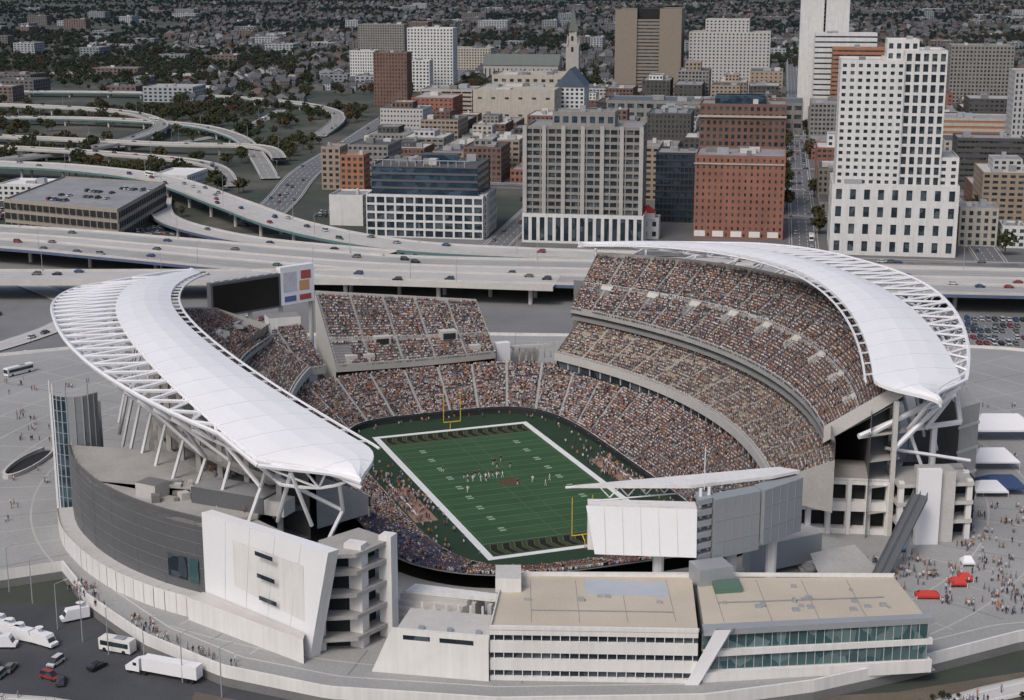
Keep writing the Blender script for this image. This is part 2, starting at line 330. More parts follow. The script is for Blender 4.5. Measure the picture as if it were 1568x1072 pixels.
for sd,nm in((1,'east'),(-1,'west')):
    S,_,N,_,_,_=ENDS[sd]; n=110; b=MB(); qs=[S+(N-S)*i/n for i in range(n+1)]
    ci=lambda q:c_in(sd,q); co=lambda q:c_out(sd,q); cg=lambda q:c_ring(sd,q)
    for i in range(n):
        a,c=qs[i],qs[i+1]
        def P(q,u): return W(sd*(ci(q)*(1-u)+co(q)*u),q,c_z(q)+1.1*math.sin(math.pi*u)-.5*u)
        for u0,u1 in((0,.25),(.25,.5),(.5,.75),(.75,1)): b.f([P(a,u0),P(c,u0),P(c,u1),P(a,u1)],white)
        def D(q,u): return W(sd*(ci(q)*(1-u)+co(q)*u),q,c_z(q)-.9)
        b.f([D(a,0),D(c,0),D(c,1),D(a,1)],greyl)
        b.f([D(a,0),D(c,0),P(c,0),P(a,0)],white); b.f([D(a,1),D(c,1),P(c,1),P(a,1)],white)
        if i%4==0 and 2<i<n-2:
            for u0,u1 in((0,.25),(.25,.5),(.5,.75),(.75,1)):
                A=P(a,u0);B=P(a,u1); b.tube((A[0],A[1],A[2]+.02),(B[0],B[1],B[2]+.02),.05,seam,4)
        rr=2.3
        if 6<i<n-6:
            b.tube(W(sd*(ci(a)-rr),a,c_z(a)-.6),W(sd*(ci(c)-rr),c,c_z(c)-.6),.32,steel,5)
            if i%3==0: b.tube(W(sd*(ci(a)-rr),a,c_z(a)-.6),W(sd*(ci(a)+.5),a,c_z(a)-.5),.28,steel,4)
    b.obj(nm+'_canopy_roof',stadium)
    b=MB()
    def RG(q,dz=0,ip=0):
        f=sm(tap(sd,q)*1.2); return W(sd*(cg(q)-ip*f),q,c_z(q)-1.5*f+dz*f)
    for i in range(n):
        b.tube(RG(qs[i]),RG(qs[i+1]),.55,steel,6)
        b.tube(RG(qs[i],-5,5),RG(qs[i+1],-5,5),.38,steel,5)
        b.tube(W(sd*co(qs[i]),qs[i],c_z(qs[i])-1.2),W(sd*co(qs[i+1]),qs[i+1],c_z(qs[i+1])-1.2),.4,steel,5)
    q=S+6; k=0
    O=lambda q,dz=-1.2:W(sd*co(q),q,c_z(q)+dz)
    while q<N-8:
        b.tube(O(q),RG(q+3),.45,steel,5); b.tube(O(q+6),RG(q+3),.45,steel,5)
        b.tube(RG(q+3,-5,5),RG(q),.28,steel,4); b.tube(RG(q+3,-5,5),RG(q+6),.28,steel,4)
        b.tube(RG(q+3,-5,5),O(q+3,-1.5),.28,steel,4)
        if k%2==0:
            zt=c_z(q)-17 if -60<q<80 else c_z(q)-12
            i=W(sd*(co(q)-4),q+6,zt)
            b.tube(RG(q,-5,5),i,.48,steel,5); b.tube(RG(min(q+12,N-2),-5,5),i,.48,steel,5)
            i2=W(sd*(co(q)+1),q+6,20); b.tube(i,i2,.5,steel,5)
        q+=6;k+=1
    e=RG(S+10,-1,1)
    if sd>0:
        for t in((68,-82,31),(74,-84,27),(86,-80,30)): b.tube(e,W(*t),.7,steel,6)
        b.tube(W(66,-80,30),W(98,-78,30),.8,steel,6);b.tube(W(98,-78,30),RG(-76,-4,4),.7,steel,6);b.tube(W(66,-80,30),RG(-84,-3,2),.7,steel,6)
        b.tube(W(90,-78,30),W(90,-78,8),.9,steel,6);b.tube(W(74,-80,26),W(96,-86,22),.5,steel,5)
    else:
        for t in((-78,-86,26),(-84,-78,25)): b.tube(e,W(*t),.5,steel,6)
    b.obj(nm+'_canopy_truss',stadium)
# ------------------------------------------------------------------ field
fl=empty('football_field')
def sheet(name,rects,m,z,parent=fl):
    b=MB()
    for r in rects: b.f([W(r[0],r[1],z),W(r[2],r[1],z),W(r[2],r[3],z),W(r[0],r[3],z)],m)
    return b.obj(name,parent)
apron=mat('apron_turf',(.024,.050,.028),.95,.25,.1); g1=mat('turf_light',(.041,.094,.042),.95,.2,.06); g2=mat('turf_dark',(.036,.083,.038),.95,.2,.06)
b=MB(); b.f([W(*lowf(i/120),.004) for i in range(120)],apron); b.obj('apron',fl)
sheet('white_border',[(-26.4,-56.9,26.4,56.9)],linep,.02)
hw,hl=24.4,54.9
yd=.9144
rl,rd=[],[]
for i in range(20):
    (rl if i%2 else rd).append((-hw,-50*yd+i*5*yd,hw,-50*yd+(i+1)*5*yd))
sheet('turf_bands',rl,g1,.026); sheet('turf_bands_dark',rd,g2,.026)
sheet('end_zones',[(-hw,-hl,hw,-50*yd-.1),(-hw,50*yd+.1,hw,hl)],mat('endzone_turf',(.028,.064,.030),.95,.12,.08),.026)
ln=[]
for i in range(-10,11): ln.append((-hw,i*5*yd-.08,hw,i*5*yd+.08))
for i in range(-49,50):
    if i%5==0: continue
    for p in(-23.6,-2.8,2.8,23.6): ln.append((p-.35,i*yd-.06,p+.35,i*yd+.06))
sheet('yard_lines',ln,mat('faint_line_paint',(.15,.22,.14),.9,.2),.032)
b=MB(); blk=mat('black_field_paint',(.012,.014,.012),.9,.1); gld=mat('orange_field_paint',(.26,.15,.06),.9,.1)
for e in(-1,1):
    for i in range(14):
        p=-hw+.9+i*3.4; c=e*50.4
        for hh in(-1,1):
            b.f([W(x,y,.034) for x,y in [(p,c),(p+1.9,c),(p+3.0,c+hh*3.7),(p+1.1,c+hh*3.7)]],blk)
            b.f([W(x,y,.030) for x,y in [(p-.12,c),(p+2.02,c),(p+3.12,c+hh*3.8),(p+.98,c+hh*3.8)]],gld)
for i in range(-4,5):
    for p in(-15.5,15.5):
        for k in(-.9,.9): b.f([W(p-.9,i*10*yd+k-.5,.034),W(p+.9,i*10*yd+k-.5,.034),W(p+.9,i*10*yd+k+.5,.034),W(p-.9,i*10*yd+k+.5,.034)],mat('number_paint',(.26,.36,.25),.9,.3,1.5))
b.f([W(3.5*math.cos(t/16*math.pi*2),3.0*math.sin(t/16*math.pi*2),.036) for t in range(16)],mat('logo_paint',(.10,.06,.035),.9,.4,1.0))
b.obj('painted_markings',fl)
sheet('bench_area',[(-36,-24,-29.5,6),(30,-18,36,12)],dirt,.02)
b=MB()
for p in(-34,34):
    for k in range(5):
        x,y=W(p,-17+k*6); b.box(x,y,.4,.5,4.5,.1,white,math.radians(20)); b.box(x,y,.02,.3,4,.4,greyl,math.radians(20))
b.obj('team_benches',fl)
for e in(-1,1):
    b=MB(); q=e*(hl+.3)
    b.tube(W(0,q+e*2,0),W(0,q+e*2,1.8),.12,yel,8); b.tube(W(0,q+e*2,1.8),W(0,q,3.05),.12,yel,8); b.tube(W(-2.85,q,3.05),W(2.85,q,3.05),.14,yel,8)
    for s in(-1,1): b.tube(W(s*2.85,q,3.05),W(s*2.85,q,13.5),.12,yel,8)
    b.obj('goal_post')
jw=mat('white_jersey',(.7,.7,.7),.8,.05); jk=mat('black_jersey',(.03,.03,.03),.8,.05); orh=mat('orange_helmet',(.6,.17,.03),.3,.05)
PW=standing(jw,jw,jw,.25,'player_white',1.25).data; PK=standing(jk,jw,orh,.25,'player_black',1.25).data
def place(me,name,x,y,z,rz,s=1):
    o=bpy.data.objects.new(name,me); COL.objects.link(o); o.location=(x,y,z); o.rotation_euler=(0,0,rz); o.scale=(s,s,s); return o
for i in range(11):
    for me,sg in((PW,-1),(PK,1)):
        if i<7: p,q=-6+UN(-.6,.6)+(i-3)*1.7,6+sg*UN(.4,2.8)
        else: p,q=UN(-20,16),6+sg*UN(5,16)
        x,y=W(p,q); place(me,'football_player',x,y,.03,UN(0,6.28),1.08)
for i in range(5):
    x,y=W(UN(-12,8),UN(-4,14)); place(PK,'referee',x,y,.03,UN(0,6))
ppl=[]
for i in range(300):
    s=random.choice((-1,1)); p=s*UN(27.5,36.6); q=random.gauss(-5,16)
    x,y=W(p,q); ppl.append((x,y,.03))
for i in range(130):
    a=UN(0,6.28); r=sup(37.3,68.5,4.5,a); x,y=W(r[0]*UN(.9,1),r[1]*UN(.97,1)); ppl.append((x,y,.03))
P=np.concatenate(crowdP);Rr=np.concatenate(crowdR); n=len(P)
cols=PAL[np.random.randint(0,len(PAL),n)]*np.random.uniform(.7,1.1,(n,1))
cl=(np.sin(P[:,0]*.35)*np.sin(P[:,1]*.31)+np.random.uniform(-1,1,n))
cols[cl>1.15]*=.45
sw=(P[:,0]<-12)&(P[:,1]<385)&(np.random.rand(n)<.6); cols[sw]=np.array([.08,.11,.22])
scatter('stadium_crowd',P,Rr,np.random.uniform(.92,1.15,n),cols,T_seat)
# ------------------------------------------------------------------ podium
PZ=3.5
out=[(-230,347),(-150,350),(-124,356),(-112,364),(-105,352),(-99.8,342),(-90,330),(-80.6,319),(-60.8,303),(-37.6,293),(-3,288),(38.9,289.5),(62,296),(84,306),(113,321),(160,333),(235,345),(240,560),(190,585),(120,602),(-60,612),(-150,595),(-225,560)]
def ray(poly,cx,cy,th):
    dx,dy=math.cos(th),math.sin(th);best=None
    for i in range(len(poly)):
        x1,y1=poly[i];x2,y2=poly[(i+1)%len(poly)]
        ex,ey=x2-x1,y2-y1; den=dx*ey-dy*ex
        if abs(den)<1e-9: continue
        t=((x1-cx)*ey-(y1-cy)*ex)/den; u=((x1-cx)*dy-(y1-cy)*dx)/den
        if t>0 and -1e-6<=u<=1+1e-6 and (best is None or t>best): best=t
    return cx+dx*best,cy+dy*best
b=MB(); NP=360; inn=[];ou=[]
rot0=math.atan2(sa,ca)
for i in range(NP):
    th=2*math.pi*i/NP; l=sup(60,86.5,3.4,th-rot0); inn.append(W(*l)); ou.append(ray(out,CX,CY,th))
for i in range(NP):
    j=(i+1)%NP
    b.f([(*inn[i],PZ),(*ou[i],PZ),(*ou[j],PZ),(*inn[j],PZ)],plazam)
    b.f([(*ou[i],-.1),(*ou[j],-.1),(*ou[j],PZ-1.6),(*ou[i],PZ-1.6)],concd)
    b.f([(*ou[i],PZ-1.6),(*ou[j],PZ-1.6),(*ou[j],PZ+1.1),(*ou[i],PZ+1.1)],whitep)
    def ins(p,d): v=Vector((CX-p[0],CY-p[1])).normalized()*d; return (p[0]+v.x,p[1]+v.y)
    a0,a1=ins(ou[i],.5),ins(ou[j],.5)
    b.f([(*ou[i],PZ+1.1),(*ou[j],PZ+1.1),(*a1,PZ+1.1),(*a0,PZ+1.1)],whitep)
    b.f([(*a0,PZ),(*a1,PZ),(*a1,PZ+1.1),(*a0,PZ+1.1)],whitep)
    if ou[i][1]<360:
        k0,k1=ins(ou[i],7),ins(ou[j],7);k2,k3=ins(ou[i],7.4),ins(ou[j],7.4)
        b.f([(*k0,PZ+.004),(*k1,PZ+.004),(*k3,PZ+.004),(*k2,PZ+.004)],concl)
b.obj('stadium_plaza')
# paving bands and joints on the plaza
b=MB(); pj=mat('paving_band',(.42,.41,.39),.9,.15,.05); pd=mat('dark_paving_band',(.22,.22,.22),.9,.2,.05)
def inplaza(x,y):
    r=math.hypot((x-CX)/1.0,(y-CY)); th=math.atan2(y-CY,x-CX); o=ray(out,CX,CY,th)
    l=sup(90,108,2.6,th-rot0); return math.hypot(*l)+16<r<math.hypot(o[0]-CX,o[1]-CY)-8
for k in range(72):
    th=2*math.pi*k/72+.02; prev=None
    for j in range(0,60):
        r=105+j*2.5; x,y=CX+r*math.cos(th),CY+r*math.sin(th)
        if inplaza(x,y) and prev and inplaza(*prev):
            nx,ny=-math.sin(th)*.22,math.cos(th)*.22
            b.f([(prev[0]-nx,prev[1]-ny,PZ+.004),(x-nx,y-ny,PZ+.004),(x+nx,y+ny,PZ+.004),(prev[0]+nx,prev[1]+ny,PZ+.004)],pj if k%3 else pd)
        prev=(x,y)
for r in range(120,230,14):
    for k in range(240):
        t0,t1=2*math.pi*k/240,2*math.pi*(k+1)/240
        A=(CX+r*math.cos(t0),CY+r*math.sin(t0));B=(CX+r*math.cos(t1),CY+r*math.sin(t1))
        if inplaza(*A) and inplaza(*B): b.f([(*A,PZ+.008),(*B,PZ+.008),(CX+(r+.5)*math.cos(t1),CY+(r+.5)*math.sin(t1),PZ+.008),(CX+(r+.5)*math.cos(t0),CY+(r+.5)*math.sin(t0),PZ+.008)],pj)
b.obj('plaza_paving_bands')
b=MB()
el=lambda r,k:(-143+r*(3.2*math.cos(k)+4.5*math.sin(k)*.55),443+r*(-1.5*math.cos(k)+13*math.sin(k)))
b.f([(*el(1,k*math.pi/12),PZ+.02) for k in range(24)],dark)  # flat dark sheet paints the shaded depth of the opening; no hole cut
for k in range(24):
    a,c=k*math.pi/12,(k+1)*math.pi/12
    if math.sin(a)<.93: b.f([(*el(1,a),PZ),(*el(1,c),PZ),(*el(1,c),PZ+1.2),(*el(1,a),PZ+1.2)],concl);b.f([(*el(1,a),PZ+1.2),(*el(1,c),PZ+1.2),(*el(1.12,c),PZ+1.2),(*el(1.12,a),PZ+1.2)],concl);b.f([(*el(1.12,a),PZ),(*el(1.12,c),PZ),(*el(1.12,c),PZ+1.2),(*el(1.12,a),PZ+1.2)],concl)
b.obj('plaza_ramp_opening')
# ------------------------------------------------------------------ facade builder
def facade(b,A,B,z0,z1,nb,nf,wx,wz,rec,mw,mg,skip=None):
    ax,ay=A;bx,by=B; L=math.hypot(bx-ax,by-ay); ux,uy=(bx-ax)/L,(by-ay)/L; nx,ny=uy,-ux
    cw=L/nb; ch=(z1-z0)/nf
    def P(s,z,r=0): return (ax+ux*s-nx*r,ay+uy*s-ny*r,z)
    for i in range(nb):
        for j in range(nf):
            s0,s1=i*cw,(i+1)*cw; c0,c1=z0+j*ch,z0+(j+1)*ch
            a0=s0+cw*(1-wx)/2;a1=s1-cw*(1-wx)/2; w0=c0+ch*(1-wz)*.55;w1=c1-ch*(1-wz)*.45
            if wx<.999:
                b.f([P(s0,c0),P(a0,c0),P(a0,c1),P(s0,c1)],mw); b.f([P(a1,c0),P(s1,c0),P(s1,c1),P(a1,c1)],mw)
                b.f([P(a0,w0),P(a0,w0,rec),P(a0,w1,rec),P(a0,w1)],mw); b.f([P(a1,w0),P(a1,w0,rec),P(a1,w1,rec),P(a1,w1)],mw)
            b.f([P(a0,c0),P(a1,c0),P(a1,w0),P(a0,w0)],mw); b.f([P(a0,w1),P(a1,w1),P(a1,c1),P(a0,c1)],mw)
            b.f([P(a0,w0),P(a1,w0),P(a1,w0,rec),P(a0,w0,rec)],mw); b.f([P(a0,w1),P(a1,w1),P(a1,w1,rec),P(a0,w1,rec)],mw)
            b.f([P(a0,w0,rec),P(a1,w0,rec),P(a1,w1,rec),P(a0,w1,rec)],mg)
RT=math.radians(-9.6); UX,UY=math.cos(RT),math.sin(RT); VX,VY=-UY,UX
USED=[]
def block(b,x,y,w,d,z0,z1,mw,mg,mr,bay=4.,fl=3.8,wx=.55,wz=.55,rec=.35,rot=RT,clutter=3,par=1.0,plain=()):
    ux,uy=math.cos(rot),math.sin(rot); vx,vy=-uy,ux
    c=[(x,y),(x+ux*w,y+uy*w),(x+ux*w+vx*d,y+uy*w+vy*d),(x+vx*d,y+vy*d)]
    nf=max(1,round((z1-z0)/fl))
    for i in range(4):
        A,B=c[i],c[(i+1)%4]; L=math.hypot(B[0]-A[0],B[1]-A[1])
        if i in plain: b.f([(*A,z0),(*B,z0),(*B,z1),(*A,z1)],mw)
        else: facade(b,A,B,z0,z1,max(1,round(L/bay)),nf,wx,wz,rec,mw,mg)
    def ins(t):
        return [(x+ux*(t if k in(0,3) else w-t)+vx*(t if k in(0,1) else d-t),y+uy*(t if k in(0,3) else w-t)+vy*(t if k in(0,1) else d-t)) for k in range(4)]
    i4=ins(.45)
    b.f([(*p,z1) for p in i4],mr)
    for i in range(4):
        A,B,a,e=c[i],c[(i+1)%4],i4[i],i4[(i+1)%4]
        b.f([(*A,z1),(*B,z1),(*B,z1+par),(*A,z1+par)],mw); b.f([(*A,z1+par),(*B,z1+par),(*e,z1+par),(*a,z1+par)],mw); b.f([(*a,z1),(*e,z1),(*e,z1+par),(*a,z1+par)],mw)
    for k in range(clutter):
        a=UN(.15,.85)*w; e=UN(.15,.85)*d; ww=UN(.06,.24)*min(w,d)
        b.box(x+ux*a+vx*e,y+uy*a+vy*e,z1+.01,ww,ww*UN(.6,1.6),UN(1.2,3.8),random.choice((greyl,concl,concd,greyroof)),rot)
def used(x,y,w,d,rot=RT):
    cx=x+math.cos(rot)*w/2-math.sin(rot)*d/2; cy=y+math.sin(rot)*w/2+math.cos(rot)*d/2
    USED.append((cx,cy,max(w,4)/2,max(d,4)/2))
def bld(name,x,y,w,d,h,mw,mg=glass,mr=greyroof,**k):
    b=MB(); block(b,x,y,w,d,0,h,mw,mg,mr,**k); used(x,y,w,d); return b.obj(name)
beige=mat('beige_stone',(.41,.38,.33),.85,.15,streak=1); tan=mat('tan_brick',(.31,.25,.195),.85,.18); brick=mat('red_brick',(.25,.12,.088),.9,.3,.1)
brickd=mat('dark_brick',(.17,.105,.085),.9,.28,.1); brown=mat('brown_granite',(.235,.20,.165),.8,.1); offw=mat('off_white_stone',(.58,.58,.575),.8,.12,streak=1)
greys=mat('grey_granite',(.235,.225,.21),.8,.16,streak=1); orange=mat('orange_brick',(.33,.16,.095),.9,.15); bluegl=glassmat('dark_blue_glass',(.012,.03,.05),(.05,.09,.13))
b=MB()
block(b,-81,864,66,42,0,23,offw,glass,greyroof,bay=5.5,fl=4.6,wx=.8,wz=.74,rec=.6,clutter=0)
dcl=mat('dark_cladding',(.10,.10,.11),.6,.1)
block(b,-78,868,60,38,23,39,dcl,bluegl,darkroof,bay=3,fl=4.4,wx=1,wz=.7,clutter=10)
block(b,-22,861,8,8,0,23,offw,glass,greyroof,bay=1.6,fl=3.3,wx=.5,wz=.7,clutter=0)
b.box(-30,866,33,18,.6,2.2,yel,RT); b.box(-40,882,39,20,10,5,bluegl,RT,darkroof)
for i in range(12): b.box(-76+i*4.6*UX,867.5+i*4.6*UY,39,.4,.4,3,greyl,RT)
b.box(-50,864,42.2,54,.5,.4,greyl,RT)
used(-81,864,66,42); b.obj('grid_office_building')
b=MB()
block(b,7,849,63,36,15,62,greys,glass,greyroof,bay=4.2,fl=3.9,wx=.84,wz=.62,rec=.7,clutter=2)
ux,uy=UX,UY
for i in range(7):
    s=i*63/6
    b.box(7+ux*s-VX*.3,849+uy*s-VY*.3,0,2.2,1.4,63.2,conc,RT)
block(b,5.5,845.5,66,40,0,15,offw,glass,greyroof,bay=4.4,fl=15,wx=.6,wz=.86,rec=.5,clutter=0)
block(b,22,856,34,18,62,69,greys,bluegl,greyroof,bay=5,fl=5,wx=.6,wz=.5,clutter=2)
used(7,849,63,36); b.obj('grey_office_tower')
b=MB(); block(b,66,857,15,12,0,11,offw,glass,greyroof,bay=5,fl=5.4,wx=.45,wz=.5,clutter=0)
x0,y0=69.5,855.6; b.prism([(x0,y0),(x0+ux*9,y0+uy*9),(x0+ux*9+VX*9,y0+uy*9+VY*9),(x0+VX*9,y0+VY*9)],11,14.5,offw)
cx_,cy_=x0+ux*4.5,y0+uy*4.5
b.f([(x0,y0,14.6),(x0+ux*9,y0+uy*9,14.6),(cx_,cy_,18)],redm); b.f([(x0,y0,14.6),(cx_,cy_,18),(cx_+VX*9,cy_+VY*9,18),(x0+VX*9,y0+VY*9,14.6)],redm); b.f([(x0+ux*9,y0+uy*9,14.6),(cx_,cy_,18),(cx_+VX*9,cy_+VY*9,18),(x0+ux*9+VX*9,y0+uy*9+VY*9,14.6)],redm)
used(66,857,15,12); b.obj('white_gatehouse')
b=MB(); block(b,100.5,860,49,42,0,45,brick,glass,greyroof,bay=3.3,fl=3.9,wx=.32,wz=.46,clutter=6)
for i in range(5): b.box(104+ux*i*10-VX*.15,859.6+uy*i*10-VY*.15,1,6,.5,3.2,whitep,RT)
b.box(100.5+ux*24-VX*.2,860+uy*24-VY*.2,41,49.2,.6,.7,beige,RT)
used(100.5,860,49,42); b.obj('red_brick_warehouse')
b=MB(); block(b,112,942,51,34,0,66,brickd,glass,greyroof,bay=3.6,fl=4.1,wx=.5,wz=.55,clutter=4)
b.box(112+ux*25,941.4+uy*25,59,52.4,1.2,1.2,beige,RT)
block(b,122,950,30,16,66,70,bluegl,bluegl,darkroof,bay=4,fl=4,clutter=0); used(112,942,51,34); b.obj('historic_brick_hotel')
b=MB()
block(b,166,809,64,46,0,36,offw,glass,concl,bay=7.5,fl=8.5,wx=.42,wz=.6,rec=.7,clutter=3)
block(b,168,812,32,34,36,99,offw,glass,concl,bay=4,fl=3.8,wx=.5,wz=.48,rec=.5,clutter=2)
block(b,199.6,808,21,34,36,104,offw,glass,concl,bay=4.2,fl=5.4,wx=.6,wz=.74,rec=.9,clutter=1)
block(b,219.7,806,10,34,36,50,offw,glass,concl,bay=4,fl=3.8,wx=.45,wz=.5,clutter=0)
block(b,193,820,16,18,99,109,offw,glass,concl,bay=4,fl=5,clutter=1)
used(166,809,64,46); b.obj('white_residential_tower')
dst=mat('dark_stone',(.085,.08,.075),.8,.2); pst=mat('pale_stone',(.44,.43,.425),.8,.08); blr=mat('blue_grey_roof',(.10,.125,.15),.8,.2)
bld('beige_corner_building',240,833,20,24,20,beige,wx=.5,wz=.6)
bld('white_shop_building',262,828,12,18,11,offw)
bld('dark_office_building',298,1052,44,30,34,dst,fl=3.6,wx=.9,wz=.4,bay=3)
bld('pale_apartment_block',338,1066,40,30,77,mat('grey_stone',(.40,.40,.40),.8,.1),bay=3,wx=.45,wz=.6)
bld('striped_parking_garage',330,1236,66,40,30,beige,mg=mat('garage_orange',(.36,.17,.10),.8,.2),bay=12,fl=4.2,wx=1,wz=.45)
bld('black_glass_building',84,915,24,30,40,mat('dark_mullion',(.05,.05,.055),.6,.1),mg=bluegl,bay=2.5,wx=.8,wz=.7)
bld('orange_brick_house',-114,1040,16,16,24,orange)
bld('tan_walkup_building',-128,1052,13,20,28,tan)
b=MB();block(b,-106,903,20,24,0,17,offw,glass,greyroof,clutter=1,plain=(0,));used(-106,903,20,24);b.obj('white_service_building')
b=MB();block(b,118,1829,25,60,0,97,brown,glass,darkroof,plain=(0,1,3),clutter=0);block(b,168,1821,25,60,0,98,brown,glass,darkroof,plain=(0,1,3),clutter=0)
block(b,142.7,1827,26,58,0,86,brown,bluegl,darkroof,bay=26,fl=4,wx=1,wz=.35,clutter=0);block(b,142.7,1832,26,52,86,98,dark,dark,darkroof,clutter=0)
used(118,1829,75,60);b.obj('brown_bank_tower')
b=MB();block(b,203,1829,92,40,0,72,pst,glass,greyroof,bay=4.4,fl=3.7,wx=.42,wz=.5);block(b,222,1835,50,30,72,86,pst,glass,greyroof,bay=4.4,fl=3.7,wx=.42,wz=.5)
used(203,1829,92,40);b.obj('pale_hotel_tower')
b=MB();block(b,276,1532,22,40,0,122,offw,glass,greyroof,bay=22,plain=(0,1,2,3));block(b,300,1530,22,44,0,128,offw,glass,greyroof,plain=(0,1,2,3));block(b,296.5,1540,5,30,0,112,offw,bluegl,greyroof,bay=5,wx=.9,wz=.7,clutter=0)
block(b,285,1500,57,28,0,84,offw,bluegl,greyroof,bay=57,fl=5,wx=1,wz=.3,clutter=2,plain=(1,3));used(276,1500,66,74);b.obj('white_slab_tower')
bld('orange_brick_tower',296,1470,54,24,72,orange,bay=54,fl=4,wx=1,wz=.35)
bld('grey_slab_tower',430,1560,60,40,70,greys,bay=3.5,fl=3.6)
bld('convention_annex',88,1470,180,60,24,greys,mr=blr,bay=9,fl=8,wx=.7,wz=.5,clutter=12)
b=MB();brf=mat('beige_roof',(.40,.37,.32),.9,.14);block(b,-37,1500,78,70,0,32,beige,glass,brf,bay=12,fl=16,wx=.3,wz=.12,clutter=8);block(b,-20,1585,80,60,0,40,beige,glass,brf,bay=8,fl=10,wx=.5,wz=.3,clutter=8);used(-37,1500,78,140);b.obj('convention_center')
bld('beige_parking_garage',-91,1579,52,50,26,beige,mg=dark,bay=10,fl=4,wx=.9,wz=.4)
b=MB();x0,y0=42,1532
block(b,x0,y0,28,40,0,32,offw,bluegl,greyroof,bay=5,clutter=0)
def gp(a,c,z): return (x0+UX*a+VX*c,y0+UY*a+VY*c,z)
bl=mat('slate_blue_roof',(.07,.10,.14),.7,.15)
b.f([gp(-1,-1,33),gp(14,-1,50),gp(14,41,50),gp(-1,41,33)],bl);b.f([gp(29,-1,33),gp(14,-1,50),gp(14,41,50),gp(29,41,33)],bl);b.f([gp(-1,-1,33),gp(29,-1,33),gp(14,-1,50)],bl);b.f([gp(-1,41,33),gp(29,41,33),gp(14,41,50)],bl)
b.obj('gabled_arena_hall');used(42,1532,28,40)
b=MB();st=mat('church_stone',(.40,.38,.36),.85,.12)
block(b,-38,2110,100,36,0,17,st,glass,darkroof,bay=6,fl=16,wx=.3,wz=.6,clutter=0)
def gp(a,c,z): return (-38+UX*a+VX*c,2110+UY*a+VY*c,z)
gr=mat('copper_roof',(.13,.15,.14),.7,.15)
b.f([gp(-1,-1,18.2),gp(101,-1,18.2),gp(101,18,32),gp(-1,18,32)],gr);b.f([gp(-1,37,18.2),gp(101,37,18.2),gp(101,18,32),gp(-1,18,32)],gr)
b.f([gp(-1,-1,18.2),gp(-1,37,18.2),gp(-1,18,32)],st);b.f([gp(101,-1,18.2),gp(101,37,18.2),gp(101,18,32)],st)
b.box(81,2112,0,17,17,46,st,RT)
for z,w in((46,13),(54,10)): b.box(81,2112,z,w,w,9,st,RT)
tp=(81,2112,95);q4=[(81+a,2112+c,62) for a,c in((-6,-6),(6,-6),(6,6),(-6,6))]
for i in range(4): b.f([q4[i],q4[(i+1)%4],tp],gr)
for a,c in((-7.5,-7.5),(7.5,-7.5),(7.5,7.5),(-7.5,7.5)): b.tube((81+a,2112+c,44),(81+a,2112+c,58),1.3,st,5,.1)
for z in(36,50): b.box(81-VX*9,2112-VY*(8.7 if z<46 else 6.7),z,3,.6,6,dark,RT)
b.obj('church_with_spire');used(-38,2110,130,40)
bld('white_apartment_block',-204,2001,32,24,42,offw,bay=3.2,wx=.5)
bld('brown_apartment_tower',-146,1675,36,24,57,brickd,bay=3.2,wx=.4)
bld('white_apartment_tower',-128,1947,57,28,72,offw,bay=4,wx=.5)
bld('grey_apartment_block',-240,2487,74,30,57,greys,bay=4)
bld('low_white_block',-128,1900,30,20,36,offw)
bld('cream_office_block',-90,2300,60,40,30,beige)
b=MB();poly=[(-215,847),(-212,955),(-282,985),(-289,886)]
for i in range(4):
    A,B=poly[i],poly[(i+1)%4];L=math.hypot(A[0]-B[0],A[1]-B[1])
    facade(b,B,A,0,17,round(L/5),3,.8,.6,.5,mat('brown_precast',(.30,.27,.23),.85,.12),dark)
b.f([(*p,17) for p in poly],greyroof)
for i in range(4):
    A,B=poly[i],poly[(i+1)%4]; c0=(-250,918)
    i0=[A[k]*.995+c0[k]*.005 for k in(0,1)];i1=[B[k]*.995+c0[k]*.005 for k in(0,1)]
    b.f([(*A,17),(*B,17),(*B,18),(*A,18)],MC['brown_precast']);b.f([(*A,18),(*B,18),(*i1,18),(*i0,18)],concl)
b.obj('parking_garage')
USED.append((-250,915,45,60))
bld('long_shed',-330,1000,60,30,10,offw,mr=whitep)
bld('trailer_depot',-245,1060,26,40,8,offw,mr=whitep,clutter=0)
